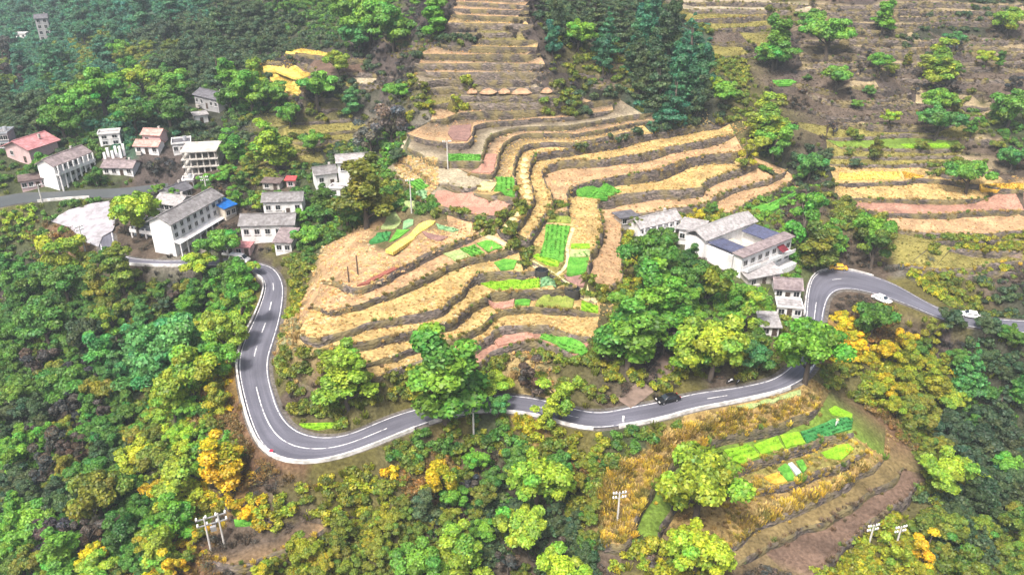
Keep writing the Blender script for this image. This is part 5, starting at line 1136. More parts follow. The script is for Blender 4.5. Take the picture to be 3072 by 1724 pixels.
# roadside details
g = at_road((1567, 1057), 'D'); o = MB().box((0, 0, .55), (.35, .35, 1.1), 0, .9).build('marker_post', M['whitepaint']); o.location = (g.x, g.y-.2, 0); tag(o, 'short white marker post where the straight parapet begins', 'post')
g = at_road((2033, 945), 'D'); e = empty('road_sign', (g.x, g.y, 0), .6); tag(e, 'small white road sign at the end of the straight parapet', 'sign')
MB().tube([(0, 0, -.3), (0, 0, 2.0)], [.05, .05], 8).build('post', M['steel'], e); MB().box((0, -.06, 1.7), (1.1, .05, .7)).build('sign_panel', M['whitepaint'], e)
g = at_road((683, 1139), 'D'); M['redpl'] = simple('red_plastic', (.5, .02, .05), .5, .1); e = empty('bucket', (g.x, g.y, .01)); tag(e, 'small red bucket on the asphalt at the outside of the left hairpin', 'bucket')
MB().tube([(0, 0, 0), (0, 0, .5)], [.24, .32], 16).build('body', M['redpl'], e); MB().tube([(0, 0, .49), (0, 0, .54)], [.35, .35], 16).build('rim', M['redpl'], e)

# ------------------------------------------------------------------ person in white on the dark green bed
def person(label, p, rz):
    e = empty('person', tuple(p), rz); tag(e, label, 'person')
    J = dict(pel=(0, 0, .92), wa=(0, -.03, 1.1), ch=(0, -.08, 1.3), nk=(0, -.1, 1.46), hd=(0, -.12, 1.56), ht=(0, -.12, 1.68), sl=(-.19, -.09, 1.39), el=(-.25, -.18, 1.13), wl=(-.2, -.36, .98), hl=(-.18, -.42, .95), sr=(.19, -.09, 1.39), er=(.25, -.18, 1.13), wr=(.2, -.36, .98), hr=(.18, -.42, .95),
             kl=(-.11, -.04, .5), al=(-.12, .02, .09), tl=(-.12, -.14, .05), kr=(.11, -.08, .5), ar=(.12, -.04, .09), tr=(.12, -.2, .05), hpl=(-.1, 0, .86), hpr=(.1, 0, .86))
    R = dict(pel=.15, wa=.135, ch=.15, nk=.06, hd=.1, ht=.085, sl=.07, el=.05, wl=.035, hl=.04, sr=.07, er=.05, wr=.035, hr=.04, kl=.065, al=.042, tl=.04, kr=.065, ar=.042, tr=.04, hpl=.1, hpr=.1)
    ks = list(J); E = [('pel', 'wa'), ('wa', 'ch'), ('ch', 'nk'), ('nk', 'hd'), ('hd', 'ht'), ('ch', 'sl'), ('sl', 'el'), ('el', 'wl'), ('wl', 'hl'), ('ch', 'sr'), ('sr', 'er'), ('er', 'wr'), ('wr', 'hr'), ('pel', 'hpl'), ('hpl', 'kl'), ('kl', 'al'), ('al', 'tl'), ('pel', 'hpr'), ('hpr', 'kr'), ('kr', 'ar'), ('ar', 'tr')]
    me = bpy.data.meshes.new('body'); me.from_pydata([J[k] for k in ks], [(ks.index(a), ks.index(b)) for a, b in E], []); me.update()
    o = link('body', me, e); m = o.modifiers.new('skin', 'SKIN')
    for i, k in enumerate(ks): me.skin_vertices[0].data[i].radius = (R[k], R[k]); me.skin_vertices[0].data[i].use_root = (k == 'pel')
    o.modifiers.new('sub', 'SUBSURF').levels = 1; o.modifiers['sub'].render_levels = 2
    me.materials.append(M['whitepaint'])
    vs, fs = heap_mesh(3); hat = MB().poly([(x*.3, y*.3-.12, 1.62+z*.16) for x, y, z in vs], fs).build('straw_hat', M['heap'], e)
g = hit(*S('Q', (1855, 390))[0]); person('person in white clothes working on the dark green bed', (g.x, g.y, g.z+.1), 1.0)
# ------------------------------------------------------------------ trees
def foliage_mat(name, src):
    m, nt, b = new_mat(name); nt.nodes.remove(b); out = nt.nodes['Material Output']
    if src == 'object': oi = nt.nodes.new('ShaderNodeObjectInfo'); base = oi.outputs['Color']
    else:
        a = nt.nodes.new('ShaderNodeAttribute'); a.attribute_type = 'INSTANCER'; a.attribute_name = 'tint'; base = a.outputs['Color']
    lv = nt.nodes.new('ShaderNodeAttribute'); lv.attribute_name = 'leaf'; lv.attribute_type = 'GEOMETRY'
    c = mixc(nt, base, lv.outputs['Color'], 1.0, 'MULTIPLY')
    d = nt.nodes.new('ShaderNodeBsdfDiffuse'); t = nt.nodes.new('ShaderNodeBsdfTranslucent'); g = nt.nodes.new('ShaderNodeBsdfGlossy'); g.inputs['Roughness'].default_value = .55
    nt.links.new(c, d.inputs[0]); nt.links.new(c, t.inputs[0]); g.inputs[0].default_value = (.8, .85, .8, 1)
    mx = nt.nodes.new('ShaderNodeMixShader'); mx.inputs[0].default_value = .28; nt.links.new(d.outputs[0], mx.inputs[1]); nt.links.new(t.outputs[0], mx.inputs[2])
    m2 = nt.nodes.new('ShaderNodeMixShader'); m2.inputs[0].default_value = .035; nt.links.new(mx.outputs[0], m2.inputs[1]); nt.links.new(g.outputs[0], m2.inputs[2]); nt.links.new(m2.outputs[0], out.inputs[0])
    return m
M['leaf'] = foliage_mat('tree_leaves', 'object'); M['scatter'] = foliage_mat('undergrowth_leaves', 'instancer'); M['bark'] = simple('bark', (.085, .068, .055), .95, .3, 2.0, .4)
def leaf_cloud(name, lobes, n, size, seed, mat, up=.35, jit=.55, thin=1.0, inner=.25):
    r = np.random.default_rng(seed); L = np.array(lobes); w = L[:, 3]*L[:, 4]; w = w/w.sum(); k = r.choice(len(L), n, p=w)
    d = r.normal(size=(n, 3)); d[:, 2] = np.abs(d[:, 2])*np.where(r.random(n) < .78, 1, -1); d /= np.linalg.norm(d, axis=1)[:, None]
    rad = 1-np.abs(r.normal(0, inner, n)).clip(0, .9)
    rad *= 1+.16*np.sin(d[:, 0]*7+k)*np.sin(d[:, 1]*6+k*2)*np.cos(d[:, 2]*5)
    c = L[k, :3]+d*rad[:, None]*np.c_[L[k, 3], L[k, 3], L[k, 4]]
    nrm = d+r.normal(0, jit, (n, 3)); nrm[:, 2] += up; nrm /= np.linalg.norm(nrm, axis=1)[:, None]
    a = np.cross(nrm, r.normal(size=(n, 3))); a /= np.linalg.norm(a, axis=1)[:, None]; b = np.cross(nrm, a)
    s = size*r.uniform(.6, 1.35, n)[:, None]; q = s*thin*r.uniform(.55, .95, n)[:, None]
    V = np.stack([c-a*s, c-b*q+nrm*s*.15, c+a*s, c+b*q-nrm*s*.15], 1).reshape(-1, 3)
    me = bpy.data.meshes.new(name); me.vertices.add(4*n); me.vertices.foreach_set('co', V.ravel()); me.loops.add(4*n); me.loops.foreach_set('vertex_index', np.arange(4*n, dtype=np.int32))
    me.polygons.add(n); me.polygons.foreach_set('loop_start', np.arange(0, 4*n, 4, dtype=np.int32)); me.update(calc_edges=True)
    lobf = r.uniform(.7, 1.28, len(L))[k]*(r.uniform(.6, 1.4, n)); hue = r.normal(0, .2, len(L))[k]+r.normal(0, .12, n)
    colr = np.stack([lobf*(1+hue), lobf*(1+.15*hue), lobf*(1-.6*hue), np.ones(n)], 1).clip(.2, 1.9).astype(np.float32)
    at = me.color_attributes.new('leaf', 'FLOAT_COLOR', 'FACE') if False else me.attributes.new('leaf', 'FLOAT_COLOR', 'FACE'); at.data.foreach_set('color', colr.ravel())
    me.materials.append(mat); return me
def lobes_of(shape, seed):
    r = random.Random(seed); out = []
    if shape == 'round':
        out.append((0, 0, 1.2, .5, .5))
        for i in range(22): a = r.uniform(0, 6.28); q = .88*r.random()**.6; out.append((q*math.cos(a), q*math.sin(a), 1.2+r.uniform(-.6, .7)*(1.12-q*.75), r.uniform(.16, .36), r.uniform(.13, .28)))
    elif shape == 'tall':
        for i in range(24): t = r.random(); a = r.uniform(0, 6.28); q = r.uniform(.15, .78)*(1-.5*t); out.append((q*math.cos(a), q*math.sin(a), .6+2.25*t, r.uniform(.18, .4)*(1-.25*t), r.uniform(.16, .34)))
        out.append((0, 0, 1.6, .42, .85))
    elif shape == 'broad':
        for i in range(22): a = r.uniform(0, 6.28); q = .9*r.random()**.6; out.append((q*math.cos(a), q*math.sin(a), 1.1+r.uniform(-.3, .5)*(1.2-q), r.uniform(.16, .34), r.uniform(.1, .22)))
        out.append((0, 0, 1.05, .5, .35))
    elif shape == 'conifer':
        for i in range(9):
            t = i/8; rr = .95*(1-t)+.08
            for j in range(max(1, int(5*(1-t))+1)): a = r.uniform(0, 6.28); out.append((rr*.6*math.cos(a), rr*.6*math.sin(a), .5+2.5*t, rr*.5+.05, .16))
    elif shape == 'ragged':
        for i in range(13): a = r.uniform(0, 6.28); q = r.uniform(.15, .85); out.append((q*math.cos(a), q*math.sin(a), r.uniform(.7, 2.1), r.uniform(.16, .36), r.uniform(.14, .3)))
    return out
def trunk_mesh(shape, lobes, seed):
    r = random.Random(seed); b = MB(); top = max(l[2] for l in lobes)*.8
    b.tube([(0, 0, -.25), (.02, .01, .0), (r.uniform(-.06, .06), r.uniform(-.06, .06), top*.5), (r.uniform(-.1, .1), r.uniform(-.1, .1), top)], [.12, .085, .06, .02], 7)
    for l in r.sample(lobes, min(5, len(lobes))):
        z0 = max(.25, l[2]*.45); b.tube([(0, 0, z0), (l[0]*.5, l[1]*.5, (z0+l[2])/2+.05), (l[0], l[1], l[2])], [.045, .03, .012], 5)
    return mesh('trunk', b.v, b.f, M['bark'], True)
PROTO = {}
for shape, cnt, n, size in (('round', 4, 8200, .053), ('tall', 4, 9000, .052), ('broad', 3, 7500, .053), ('conifer', 2, 4500, .062), ('ragged', 3, 4200, .055)):
    for i in range(cnt):
        lb = lobes_of(shape, 31*i+len(shape)); PROTO.setdefault(shape, []).append((leaf_cloud('crown', lb, n, size, 7*i+len(shape), M['leaf'], inner=.27), trunk_mesh(shape, lb, i)))
CENH = dict(round=1.25, tall=1.75, broad=1.1, conifer=1.6, ragged=1.4)
NAMED = dict(lime='lime green', green='bright green', deep='deep green', teal='blue green', gold='yellow', olive='olive green', dark='dark green', brown='bare brown', rust='rusty brown', straw='straw coloured', mauve='bare grey', haze='hazy green', grey='grey green', yolive='yellow green')
TREES = []
def tree(px, wpx, shape, colour, label=None, group=None, name='broadleaf_tree', vary=.12, base=None, rad=None, vscale=1.0):
    if base is None:
        g0 = hit(*px); dep = proj(g0)[2]; R = wpx/2*dep/FPX
        for _ in range(3): g0 = hit(px[0], px[1], R*CENH[shape]*vscale); dep = proj(g0+Vector((0, 0, R*CENH[shape])))[2]; R = wpx/2*dep/FPX
    else: g0, R = base, rad
    e = empty(name, (g0.x, g0.y, g0.z-.05), random.uniform(0, 6.28)); cr, tr = random.choice(PROTO[shape])
    e.scale = (R, R, R*vscale); c = link('crown', cr, e); link('trunk', tr, e)
    k = KIND[colour]; f = random.uniform(1-vary, 1+vary); c.color = (k[0]*f*random.uniform(1-vary, 1+vary), k[1]*f, k[2]*f*random.uniform(.8, 1.2), 1)
    tag(e, label, 'tree', group); TREES.append((g0.x, g0.y, R)); return e
g_ = 'tree'
HAND = [(2395, 798, 62, 'round', 'dark', 'dark tree hiding the road between the white car and the hairpin'), (2488, 812, 60, 'round', 'dark', 'dark tree right of the white car at the right border'), (2340, 830, 60, 'ragged', 'olive', 'olive tree at the lower side of the right hairpin road'), (2545, 835, 60, 'round', 'deep', 'deep green tree under the road at the right border'),
  # wide-view crown centre, crown width, shape, colour, label
 (565, 1150, 125, 'tall', 'gold', 'bright yellow tree beside the outside of the left hairpin bend'), (865, 935, 140, 'tall', 'lime', 'lime green tree at the lower left corner of the knoll terraces'),
 (1115, 930, 205, 'tall', 'green', 'very large tree on the knoll slope, lime on top and dark below'), (1412, 985, 105, 'ragged', 'lime', 'lime tree leaning over the middle of the road'), (1375, 1040, 70, 'ragged', 'lime', 'small lime tree in front of the parapet at the middle of the road'),
 (1350, 1190, 150, 'round', 'lime', 'big rounded light green tree below the middle of the road'), (1310, 1320, 130, 'broad', 'lime', 'yellow green tree below the big rounded tree at bottom centre'),
 (1765, 1205, 205, 'round', 'lime', 'big lime tree overlapping the terrace spur below the road'), (1755, 1370, 150, 'round', 'lime', 'lime tree at the lower end of the terrace spur'),
 (1585, 810, 165, 'tall', 'green', 'tall green tree with yellow top beside the lower end of the pale track'), (1660, 735, 140, 'tall', 'green', 'tall bright green tree below the columned house'), (1640, 640, 140, 'round', 'deep', 'dark green tree under the columned house'),
 (1800, 860, 165, 'round', 'lime', 'wide light green tree above the straight road'), (1730, 870, 110, 'round', 'green', 'green tree left of the wide light green tree above the road'), (1905, 890, 80, 'round', 'teal', 'blue green tree right of the wide light green tree above the road'),
 (2045, 865, 165, 'round', 'green', 'round deep green tree covering the road near the white sign'), (2200, 795, 95, 'round', 'deep', 'ball shaped dark green tree inside the right hairpin'), (1885, 780, 95, 'ragged', 'lime', 'lime tree with gaps in front of the corrugated shed'),
 (1785, 695, 105, 'ragged', 'olive', 'olive tree left of the courtyard house front'), (1730, 700, 100, 'ragged', 'deep', 'dark tree between the columned house and the courtyard house'), (2030, 545, 120, 'ragged', 'green', 'pale green tree behind the courtyard house'), (2060, 610, 100, 'tall', 'olive', 'olive tree right of the courtyard house'), (2100, 590, 70, 'tall', 'green', 'narrow green tree between the courtyard house and the yellow car'),
 (2195, 570, 95, 'round', 'green', 'green tree on the pink strip of the right hillside'), (2205, 610, 90, 'ragged', 'olive', 'olive tree below the pink strip of the right hillside'), (1935, 290, 100, 'tall', 'lime', 'lime tree at the right end of the upper terraces'), (1955, 340, 85, 'ragged', 'green', 'green tree under the lime tree at the right end of the terraces'),
 (2040, 410, 70, 'round', 'teal', 'round blue green tree right of the big straw field'), (2445, 430, 100, 'broad', 'green', 'green tree above the golden strip at the right border'), (2553, 390, 60, 'round', 'teal', 'blue green tree at the right border of the hillside'), (2550, 260, 95, 'round', 'green', 'large green tree on the upper right border'),
 (2090, 75, 120, 'broad', 'green', 'wide green tree high on the right hillside'), (2045, 45, 60, 'round', 'green', 'green tree left above the wide green tree on the right hillside'), (1960, 95, 95, 'tall', 'green', 'leaning green tree high on the hillside beside the olive strips'), (1950, 130, 80, 'broad', 'green', 'green tree below the leaning green tree'),
 (2228, 35, 60, 'tall', 'green', 'pointed green tree at the top of the right hillside'), (2370, 145, 85, 'tall', 'lime', 'lime tree among brown scrub on the right hillside'), (2487, 140, 42, 'round', 'lime', 'small round lime tree right of the tall lime tree in scrub'), (2545, 45, 70, 'round', 'lime', 'lime tree in the top right corner'), (2400, 95, 50, 'broad', 'teal', 'small blue green tree above the lime tree in scrub'),
 (2215, 150, 65, 'broad', 'green', 'thin green tree in the middle of the brown scrub'), (2110, 185, 75, 'broad', 'green', 'low green tree below the wide tree on the right hillside'), (2362, 247, 90, 'broad', 'green', 'flat green tree on the brown striped slope'), (2365, 295, 100, 'broad', 'teal', 'flat blue green tree under the flat green tree'), (2240, 290, 40, 'round', 'lime', 'small lime shrub tree on the brown striped slope'), (2450, 310, 45, 'ragged', 'green', 'small green tree right of the flat blue green tree'),
 (1790, 205, 45, 'round', 'lime', 'light green tree at the lower right of the dark grove'), (1830, 225, 65, 'round', 'green', 'green tree right of the light green tree below the dark grove'), (1455, 75, 75, 'round', 'green', 'round green tree standing out of the dark grove at top centre'),
 (925, 30, 120, 'round', 'green', 'large green tree at the top edge left of the terraces'), (985, 55, 105, 'round', 'green', 'green tree right of the large top edge tree'), (870, 15, 80, 'round', 'green', 'lime tinted tree at the top edge, leftmost of three'), (1095, 35, 72, 'tall', 'green', 'green tree touching the left side of the uppermost terraces'), (900, 80, 80, 'round', 'teal', 'blue green tree under the large top edge tree'),
 (848, 150, 62, 'round', 'lime', 'lime tree with a trunk beside the upper yellow field'), (795, 212, 95, 'broad', 'green', 'green tree right of the lower yellow field'), (1000, 225, 62, 'broad', 'green', 'green tree left of the upper stone terraces'), (885, 250, 52, 'tall', 'teal', 'blue green tree below the green tree by the yellow fields'),
 (725, 280, 58, 'round', 'green', 'round green tree below the stubble slope by the yellow fields'), (680, 350, 100, 'tall', 'lime', 'tall lime tree right of the unfinished building'), (588, 358, 68, 'tall', 'green', 'green tree beside the unfinished building'), (785, 350, 56, 'round', 'green', 'small green tree on the olive terraces behind the village'),
 (625, 215, 100, 'round', 'green', 'green tree left of the yellow fields, the largest there'), (570, 180, 58, 'tall', 'green', 'green tree above the grey house in the trees'), (640, 180, 60, 'tall', 'lime', 'yellow green tree above the largest tree left of the yellow fields'), (575, 240, 60, 'round', 'deep', 'dark green tree right of the grey house among trees'), (690, 225, 70, 'round', 'green', 'green tree at the left corner of the lower yellow field'),
 (250, 215, 130, 'broad', 'green', 'broad green tree on the wooded ridge behind the pink villa'), (350, 190, 90, 'broad', 'lime', 'lime streaked tree on the wooded ridge'), (425, 205, 90, 'round', 'green', 'green tree right of the lime streaked tree on the ridge'), (190, 255, 100, 'broad', 'green', 'green tree left below the broad ridge tree'), (150, 292, 90, 'round', 'deep', 'deep green tree above the pink villa'), (420, 265, 90, 'round', 'deep', 'deep green tree in the hollow behind the village'), (330, 280, 100, 'broad', 'deep', 'deep green wide tree behind the small pale house'), (225, 195, 50, 'round', 'olive', 'olive tree on the crest of the wooded ridge'),
 (335, 525, 115, 'round', 'lime', 'bright tree between the concrete yard and the white houses'), (550, 608, 100, 'broad', 'green', 'green tree in front of the long white building'), (655, 505, 45, 'round', 'lime', 'small light green tree left of the upper white house'), (592, 490, 42, 'tall', 'green', 'small green tree above the blue roofed shed'), (430, 490, 40, 'round', 'green', 'small green tree beside the slate roofed house'),
 (915, 468, 140, 'tall', 'olive', 'big dark olive tree in front of the grey roofed house'), (870, 520, 90, 'round', 'deep', 'dark green tree below the big dark olive tree'), (815, 505, 70, 'tall', 'deep', 'deep green tree left below the big olive tree'), (755, 540, 40, 'round', 'green', 'small green tree right of the white house with five windows'), (770, 590, 70, 'broad', 'green', 'green tree above the earth bank by the road corner'),
 (150, 620, 110, 'ragged', 'lime', 'yellowish tree below the concrete yard'), (100, 410, 60, 'round', 'green', 'green tree beside the pink villa'), (240, 440, 45, 'round', 'deep', 'green tree hiding the end of the columned white house'), (632, 670, 42, 'broad', 'lime', 'light green tree hiding the white van'), (500, 660, 80, 'broad', 'lime', 'light green tree at the parapet below the long building'), (250, 648, 40, 'round', 'deep', 'dark shrub tree at the mouth of the yard'), (265, 630, 28, 'round', 'deep', 'second dark shrub tree at the mouth of the yard'),
 (440, 850, 165, 'round', 'teal', 'large blue green tree in the valley left of the road'), (360, 890, 120, 'tall', 'teal', 'blue green tree left of the large blue green valley tree'), (400, 945, 110, 'round', 'teal', 'blue green tree below the large blue green valley tree'), (475, 935, 150, 'round', 'lime', 'big yellow green tree in the valley left of the road'), (430, 1000, 110, 'round', 'lime', 'yellow green tree under the big yellow green valley tree'), (540, 900, 100, 'round', 'green', 'green tree between the valley and the road parapet'), (560, 825, 110, 'round', 'lime', 'lime tree close to the parapet, upper one'), (605, 765, 80, 'ragged', 'lime', 'light tree near the parapet where the road straightens'),
 (240, 1240, 140, 'round', 'olive', 'olive brown and green tree in the lower left valley'), (80, 1310, 115, 'round', 'green', 'green tree near the lower left border'), (145, 1385, 105, 'tall', 'green', 'green tree in the bottom left corner'), (395, 1150, 110, 'broad', 'olive', 'olive tree left of the bright yellow tree'), (450, 1210, 110, 'tall', 'lime', 'light green tree between the double pole and the valley'), (440, 1290, 100, 'tall', 'green', 'green tree left of the double pole'), (400, 1370, 100, 'tall', 'lime', 'yellow green tree left below the double pole'), (45, 1130, 90, 'round', 'green', 'green tree on the left border, lower half'), (105, 800, 140, 'broad', 'deep', 'deep green spreading tree on the left border'), (165, 960, 130, 'broad', 'deep', 'deep green spreading tree among bare scrub in the valley'), (280, 800, 80, 'ragged', 'lime', 'small light green tree in the valley below the village parapet'), (470, 1020, 60, 'round', 'green', 'green tree above the rusty scrub near the hairpin'), (240, 1430, 100, 'broad', 'lime', 'light green tree cut by the bottom border at left'),
 (440, 1415, 70, 'ragged', 'gold', 'golden shrub tree at the bottom left'), (620, 1290, 45, 'round', 'gold', 'small yellow tree right of the double pole'), (475, 1265, 42, 'ragged', 'gold', 'small golden tree above the double pole'), (485, 1360, 45, 'ragged', 'gold', 'small golden tree left of the double pole foot'),
 (1165, 1375, 115, 'tall', 'lime', 'yellow green tree at bottom centre'), (1050, 1410, 115, 'round', 'green', 'green tree at the bottom border left of centre'), (1110, 1425, 80, 'round', 'green', 'second green tree at the bottom border left of centre'), (1410, 1430, 130, 'round', 'lime', 'lime tree at the bottom border right of centre'), (945, 1390, 75, 'round', 'olive', 'olive tree at the bottom left of centre'), (1195, 1150, 60, 'round', 'green', 'small green tree left of the big rounded light green tree'), (1100, 1195, 90, 'ragged', 'gold', 'yellowish tree below the parapet at the middle of the road'), (1140, 1245, 65, 'round', 'green', 'green tree under the yellowish tree at bottom centre'), (1250, 1015, 60, 'round', 'teal', 'blue green tree standing at the middle of the road'), (1240, 960, 90, 'broad', 'lime', 'light green tree right of the very large knoll tree'),
 (2232, 965, 60, 'round', 'gold', 'bright yellow tree right of the white sign'), (2400, 1000, 75, 'broad', 'lime', 'light green tree in the right forest'), (2390, 1180, 115, 'round', 'lime', 'lime tree in the right forest beside the spur'), (2455, 1195, 70, 'round', 'lime', 'lime tree right of the lime forest tree'), (2445, 925, 85, 'conifer', 'teal', 'blue green conifer in the right forest'), (2540, 1165, 75, 'round', 'green', 'green tree on the right border below the road'), (2330, 1380, 80, 'ragged', 'gold', 'golden tree right of the two insulator poles'), (2260, 1390, 80, 'ragged', 'lime', 'yellow green tree under the two insulator poles'), (2430, 1420, 110, 'round', 'olive', 'olive tree in the bottom right corner'), (2280, 845, 55, 'ragged', 'gold', 'golden tree right of the ball shaped tree'), (2155, 870, 60, 'tall', 'gold', 'golden tree between the two dark green trees at the right hairpin'), (1750, 548, 45, 'ragged', 'gold', 'yellow shrub tree behind the columned house'), (1790, 520, 35, 'round', 'deep', 'small dark tree under the pink terrace'), (1680, 590, 50, 'round', 'deep', 'small dark round tree before the columned house'),
 (980, 285, 90, 'ragged', 'grey', 'bare grey tree left of the terraces'), (930, 330, 80, 'ragged', 'grey', 'bare grey tree below the first bare grey tree'), (1340, 945, 80, 'ragged', 'brown', 'bare brown tree above the middle of the road'), (1000, 385, 40, 'round', 'dark', 'small dark tree at the left end of the grey terraces'), (1880, 380, 60, 'ragged', 'yolive', 'thin yellow green tree at the right end of the straw terraces'), (1600, 560, 40, 'ragged', 'olive', 'olive shrub tree beside the small grey shed')]
for cx, cy, w, sh, co, lb in HAND:
    tree(S((cx, cy))[0], w*3072/2576*dict(tall=1.38, round=1.12, broad=1.1, ragged=1.16, conifer=1.1)[sh], sh, co, lb, None, 'conifer_tree' if sh == 'conifer' else 'broadleaf_tree', vscale=.68 if sh == 'tall' else 1.0)
# the dark grove at top centre
for i, (cx, cy, w) in enumerate(((1560, 40, 70), (1620, 70, 80), (1690, 60, 90), (1740, 110, 90), (1650, 130, 90), (1720, 170, 100), (1660, 200, 90), (1770, 165, 80), (1600, 120, 70), (1530, 80, 70), (1400, 40, 60), (1390, 90, 55), (1500, 30, 60), (1640, 20, 70), (1610, 180, 60), (1700, 240, 80), (1760, 230, 70), (1520, 130, 60))):
    tree(S((cx, cy))[0], w*3072/2576*1.1, 'tall' if i % 3 else 'conifer', 'haze' if i % 2 else 'dark', None, 'dark grove at top centre', 'grove_tree')

# ------------------------------------------------------------------ the forest: every tree one can tell apart
def poly_d(*p): return [Vector(q) for q in p]
REG = [('wooded valley', 118, (45, 105), poly_d((0, 690), (180, 690), (330, 700), (560, 700), (630, 720), (600, 830), (570, 930), (570, 1010), (540, 1080), (480, 1130), (500, 1250), (470, 1446), (0, 1446))),
       ('upper left forest', 68, (34, 70), poly_d((0, 0), (830, 0), (690, 130), (560, 190), (470, 330), (0, 330))), ('right forest', 44, (45, 100), poly_d((2180, 900), (2400, 840), (2576, 840), (2576, 1446), (2230, 1446), (2350, 1280), (2330, 1130), (2200, 1000))),
       ('bottom slope', 30, (40, 85), poly_d((640, 1420), (900, 1300), (1080, 1200), (1500, 1120), (1500, 1446), (640, 1446))), ('brown scrub hillside', 16, (26, 48), poly_d((1880, 180), (2576, 60), (2576, 420), (2060, 400))), ('village gardens', 15, (28, 50), poly_d((30, 380), (540, 330), (800, 420), (800, 560), (640, 520), (300, 480), (60, 500))),
       ('wood below the hamlet', 8, (60, 100), poly_d((1560, 620), (1850, 650), (1950, 850), (1700, 940), (1560, 900)))]
def blocked(x, y, m=0.0):
    if on_road(x, y, 1.5+m): return True
    for o, rz, L, dp in BUILT:
        dx, dy = x-o.x, y-o.y; lx = dx*math.cos(rz)+dy*math.sin(rz); ly = -dx*math.sin(rz)+dy*math.cos(rz)
        if -1.2-m < lx < L+1.2+m and -2.5-m < ly < dp+1.2+m: return True
    return False
FOREST = []
for rn_, cnt, (w0, w1), P in REG:
    x0, x1, y0, y1 = min(p.x for p in P), max(p.x for p in P), min(p.y for p in P), max(p.y for p in P); done = tries = 0
    while done < cnt and tries < cnt*40:
        tries += 1; x, y = random.uniform(x0, x1), random.uniform(y0, y1)
        if not in_poly(x, y, P): continue
        u, v = S((x, y))[0]; g = hit(u, v, 3.0)
        if blocked(g.x, g.y, 2.0): continue
        w = random.uniform(w0, w1); dep = proj(g)[2]; R = w*1.19/2*dep/FPX
        if any((a-g.x)**2+(b-g.y)**2 < ((R+r)*.62)**2 for a, b, r in TREES): continue
        k = cover_at((g.x, g.y, g.z), 30)
        if k in ('straw', 'rust'): k = 'yolive'
        if k in ('mauve', 'brown') and random.random() < .55: k = random.choice(('deep', 'olive', 'green'))
        sh = 'ragged' if k in ('mauve', 'brown', 'grey') else random.choice(('round', 'round', 'tall', 'broad'))
        if k in ('dark', 'haze') and random.random() < .2: sh = 'conifer'
        e = tree(None, None, sh, k, None, 'trees of the '+rn_, 'forest_tree', .22, g, R*(1.2 if sh == 'tall' else 1.05), .75 if sh == 'tall' else 1.0); FOREST.append((e, x, y, k, R, rn_)); done += 1
LANDM = [((520, 570), 'the long white building'), ((65, 370), 'the pink villa'), ((115, 80), 'the tall grey house'), ((520, 255), 'the grey house among trees'), ((565, 1150), 'the bright yellow tree'), ((525, 1310), 'the double pole'), ((720, 1130), 'the left hairpin bend'), ((740, 190), 'the yellow grain fields'),
         ((1350, 1190), 'the big rounded light green tree'), ((2050, 1200), 'the terrace spur'), ((2200, 795), 'the ball shaped tree'), ((2445, 925), 'the blue green conifer'), ((2230, 1330), 'the two insulator poles'), ((2370, 145), 'the lime tree in scrub'), ((2090, 75), 'the wide green hillside tree'), ((1820, 640), 'the courtyard house'),
         ((440, 850), 'the large blue green valley tree'), ((475, 935), 'the big yellow green valley tree'), ((105, 800), 'the deep green spreading tree'), ((240, 1240), 'the olive brown valley tree'), ((200, 560), 'the concrete yard'), ((180, 420), 'the columned white house'), ((350, 190), 'the lime streaked ridge tree'), ((680, 600), 'the white house with five windows'), ((2330, 290), 'the flat hillside trees')]
ORD = ['nearest', 'second nearest', 'third nearest', 'fourth nearest', 'fifth nearest', 'sixth nearest', 'seventh nearest', 'eighth nearest', 'ninth nearest', 'tenth nearest', 'eleventh nearest', 'twelfth nearest', 'thirteenth nearest', 'fourteenth nearest', 'fifteenth nearest', 'sixteenth nearest', 'seventeenth nearest', 'eighteenth nearest']
def auto_labels(items):
    grp = {}
    for e, x, y, k, R in items:
        j = min(range(len(LANDM)), key=lambda i: (LANDM[i][0][0]-x)**2+(1.4*(LANDM[i][0][1]-y))**2); (lx, ly), nm = LANDM[j]; dx, dy = x-lx, (y-ly)*1.3
        rel = ('to the right of' if dx > 0 else 'to the left of') if abs(dx) > abs(dy) else ('below' if dy > 0 else 'above'); grp.setdefault((k, nm, rel), []).append((dx*dx+dy*dy, e))
    for (k, nm, rel), L in grp.items():
        L.sort(key=lambda t: t[0])
        for i, (d, e) in enumerate(L):
            bare = k in ('brown', 'mauve'); t = NAMED[k]+' forest tree'
            e['label'] = f"{t} {rel} {nm}" if len(L) == 1 else f"{ORD[min(i, 17)]} {t} {rel} {nm}"
auto_labels([(e, x, y, k, R) for e, x, y, k, R, r in FOREST])
gt_ = [o for o in bpy.data.objects if o.name.startswith('grove_tree')]
for i, o in enumerate(sorted(gt_, key=lambda o: proj(o.location)[0])): o['label'] = f"dark tall tree of the top centre grove, {['first','second','third','fourth','fifth','sixth','seventh','eighth','ninth','tenth','eleventh','twelfth','thirteenth','fourteenth','fifteenth','sixteenth','seventeenth','eighteenth'][i]} from its left end"

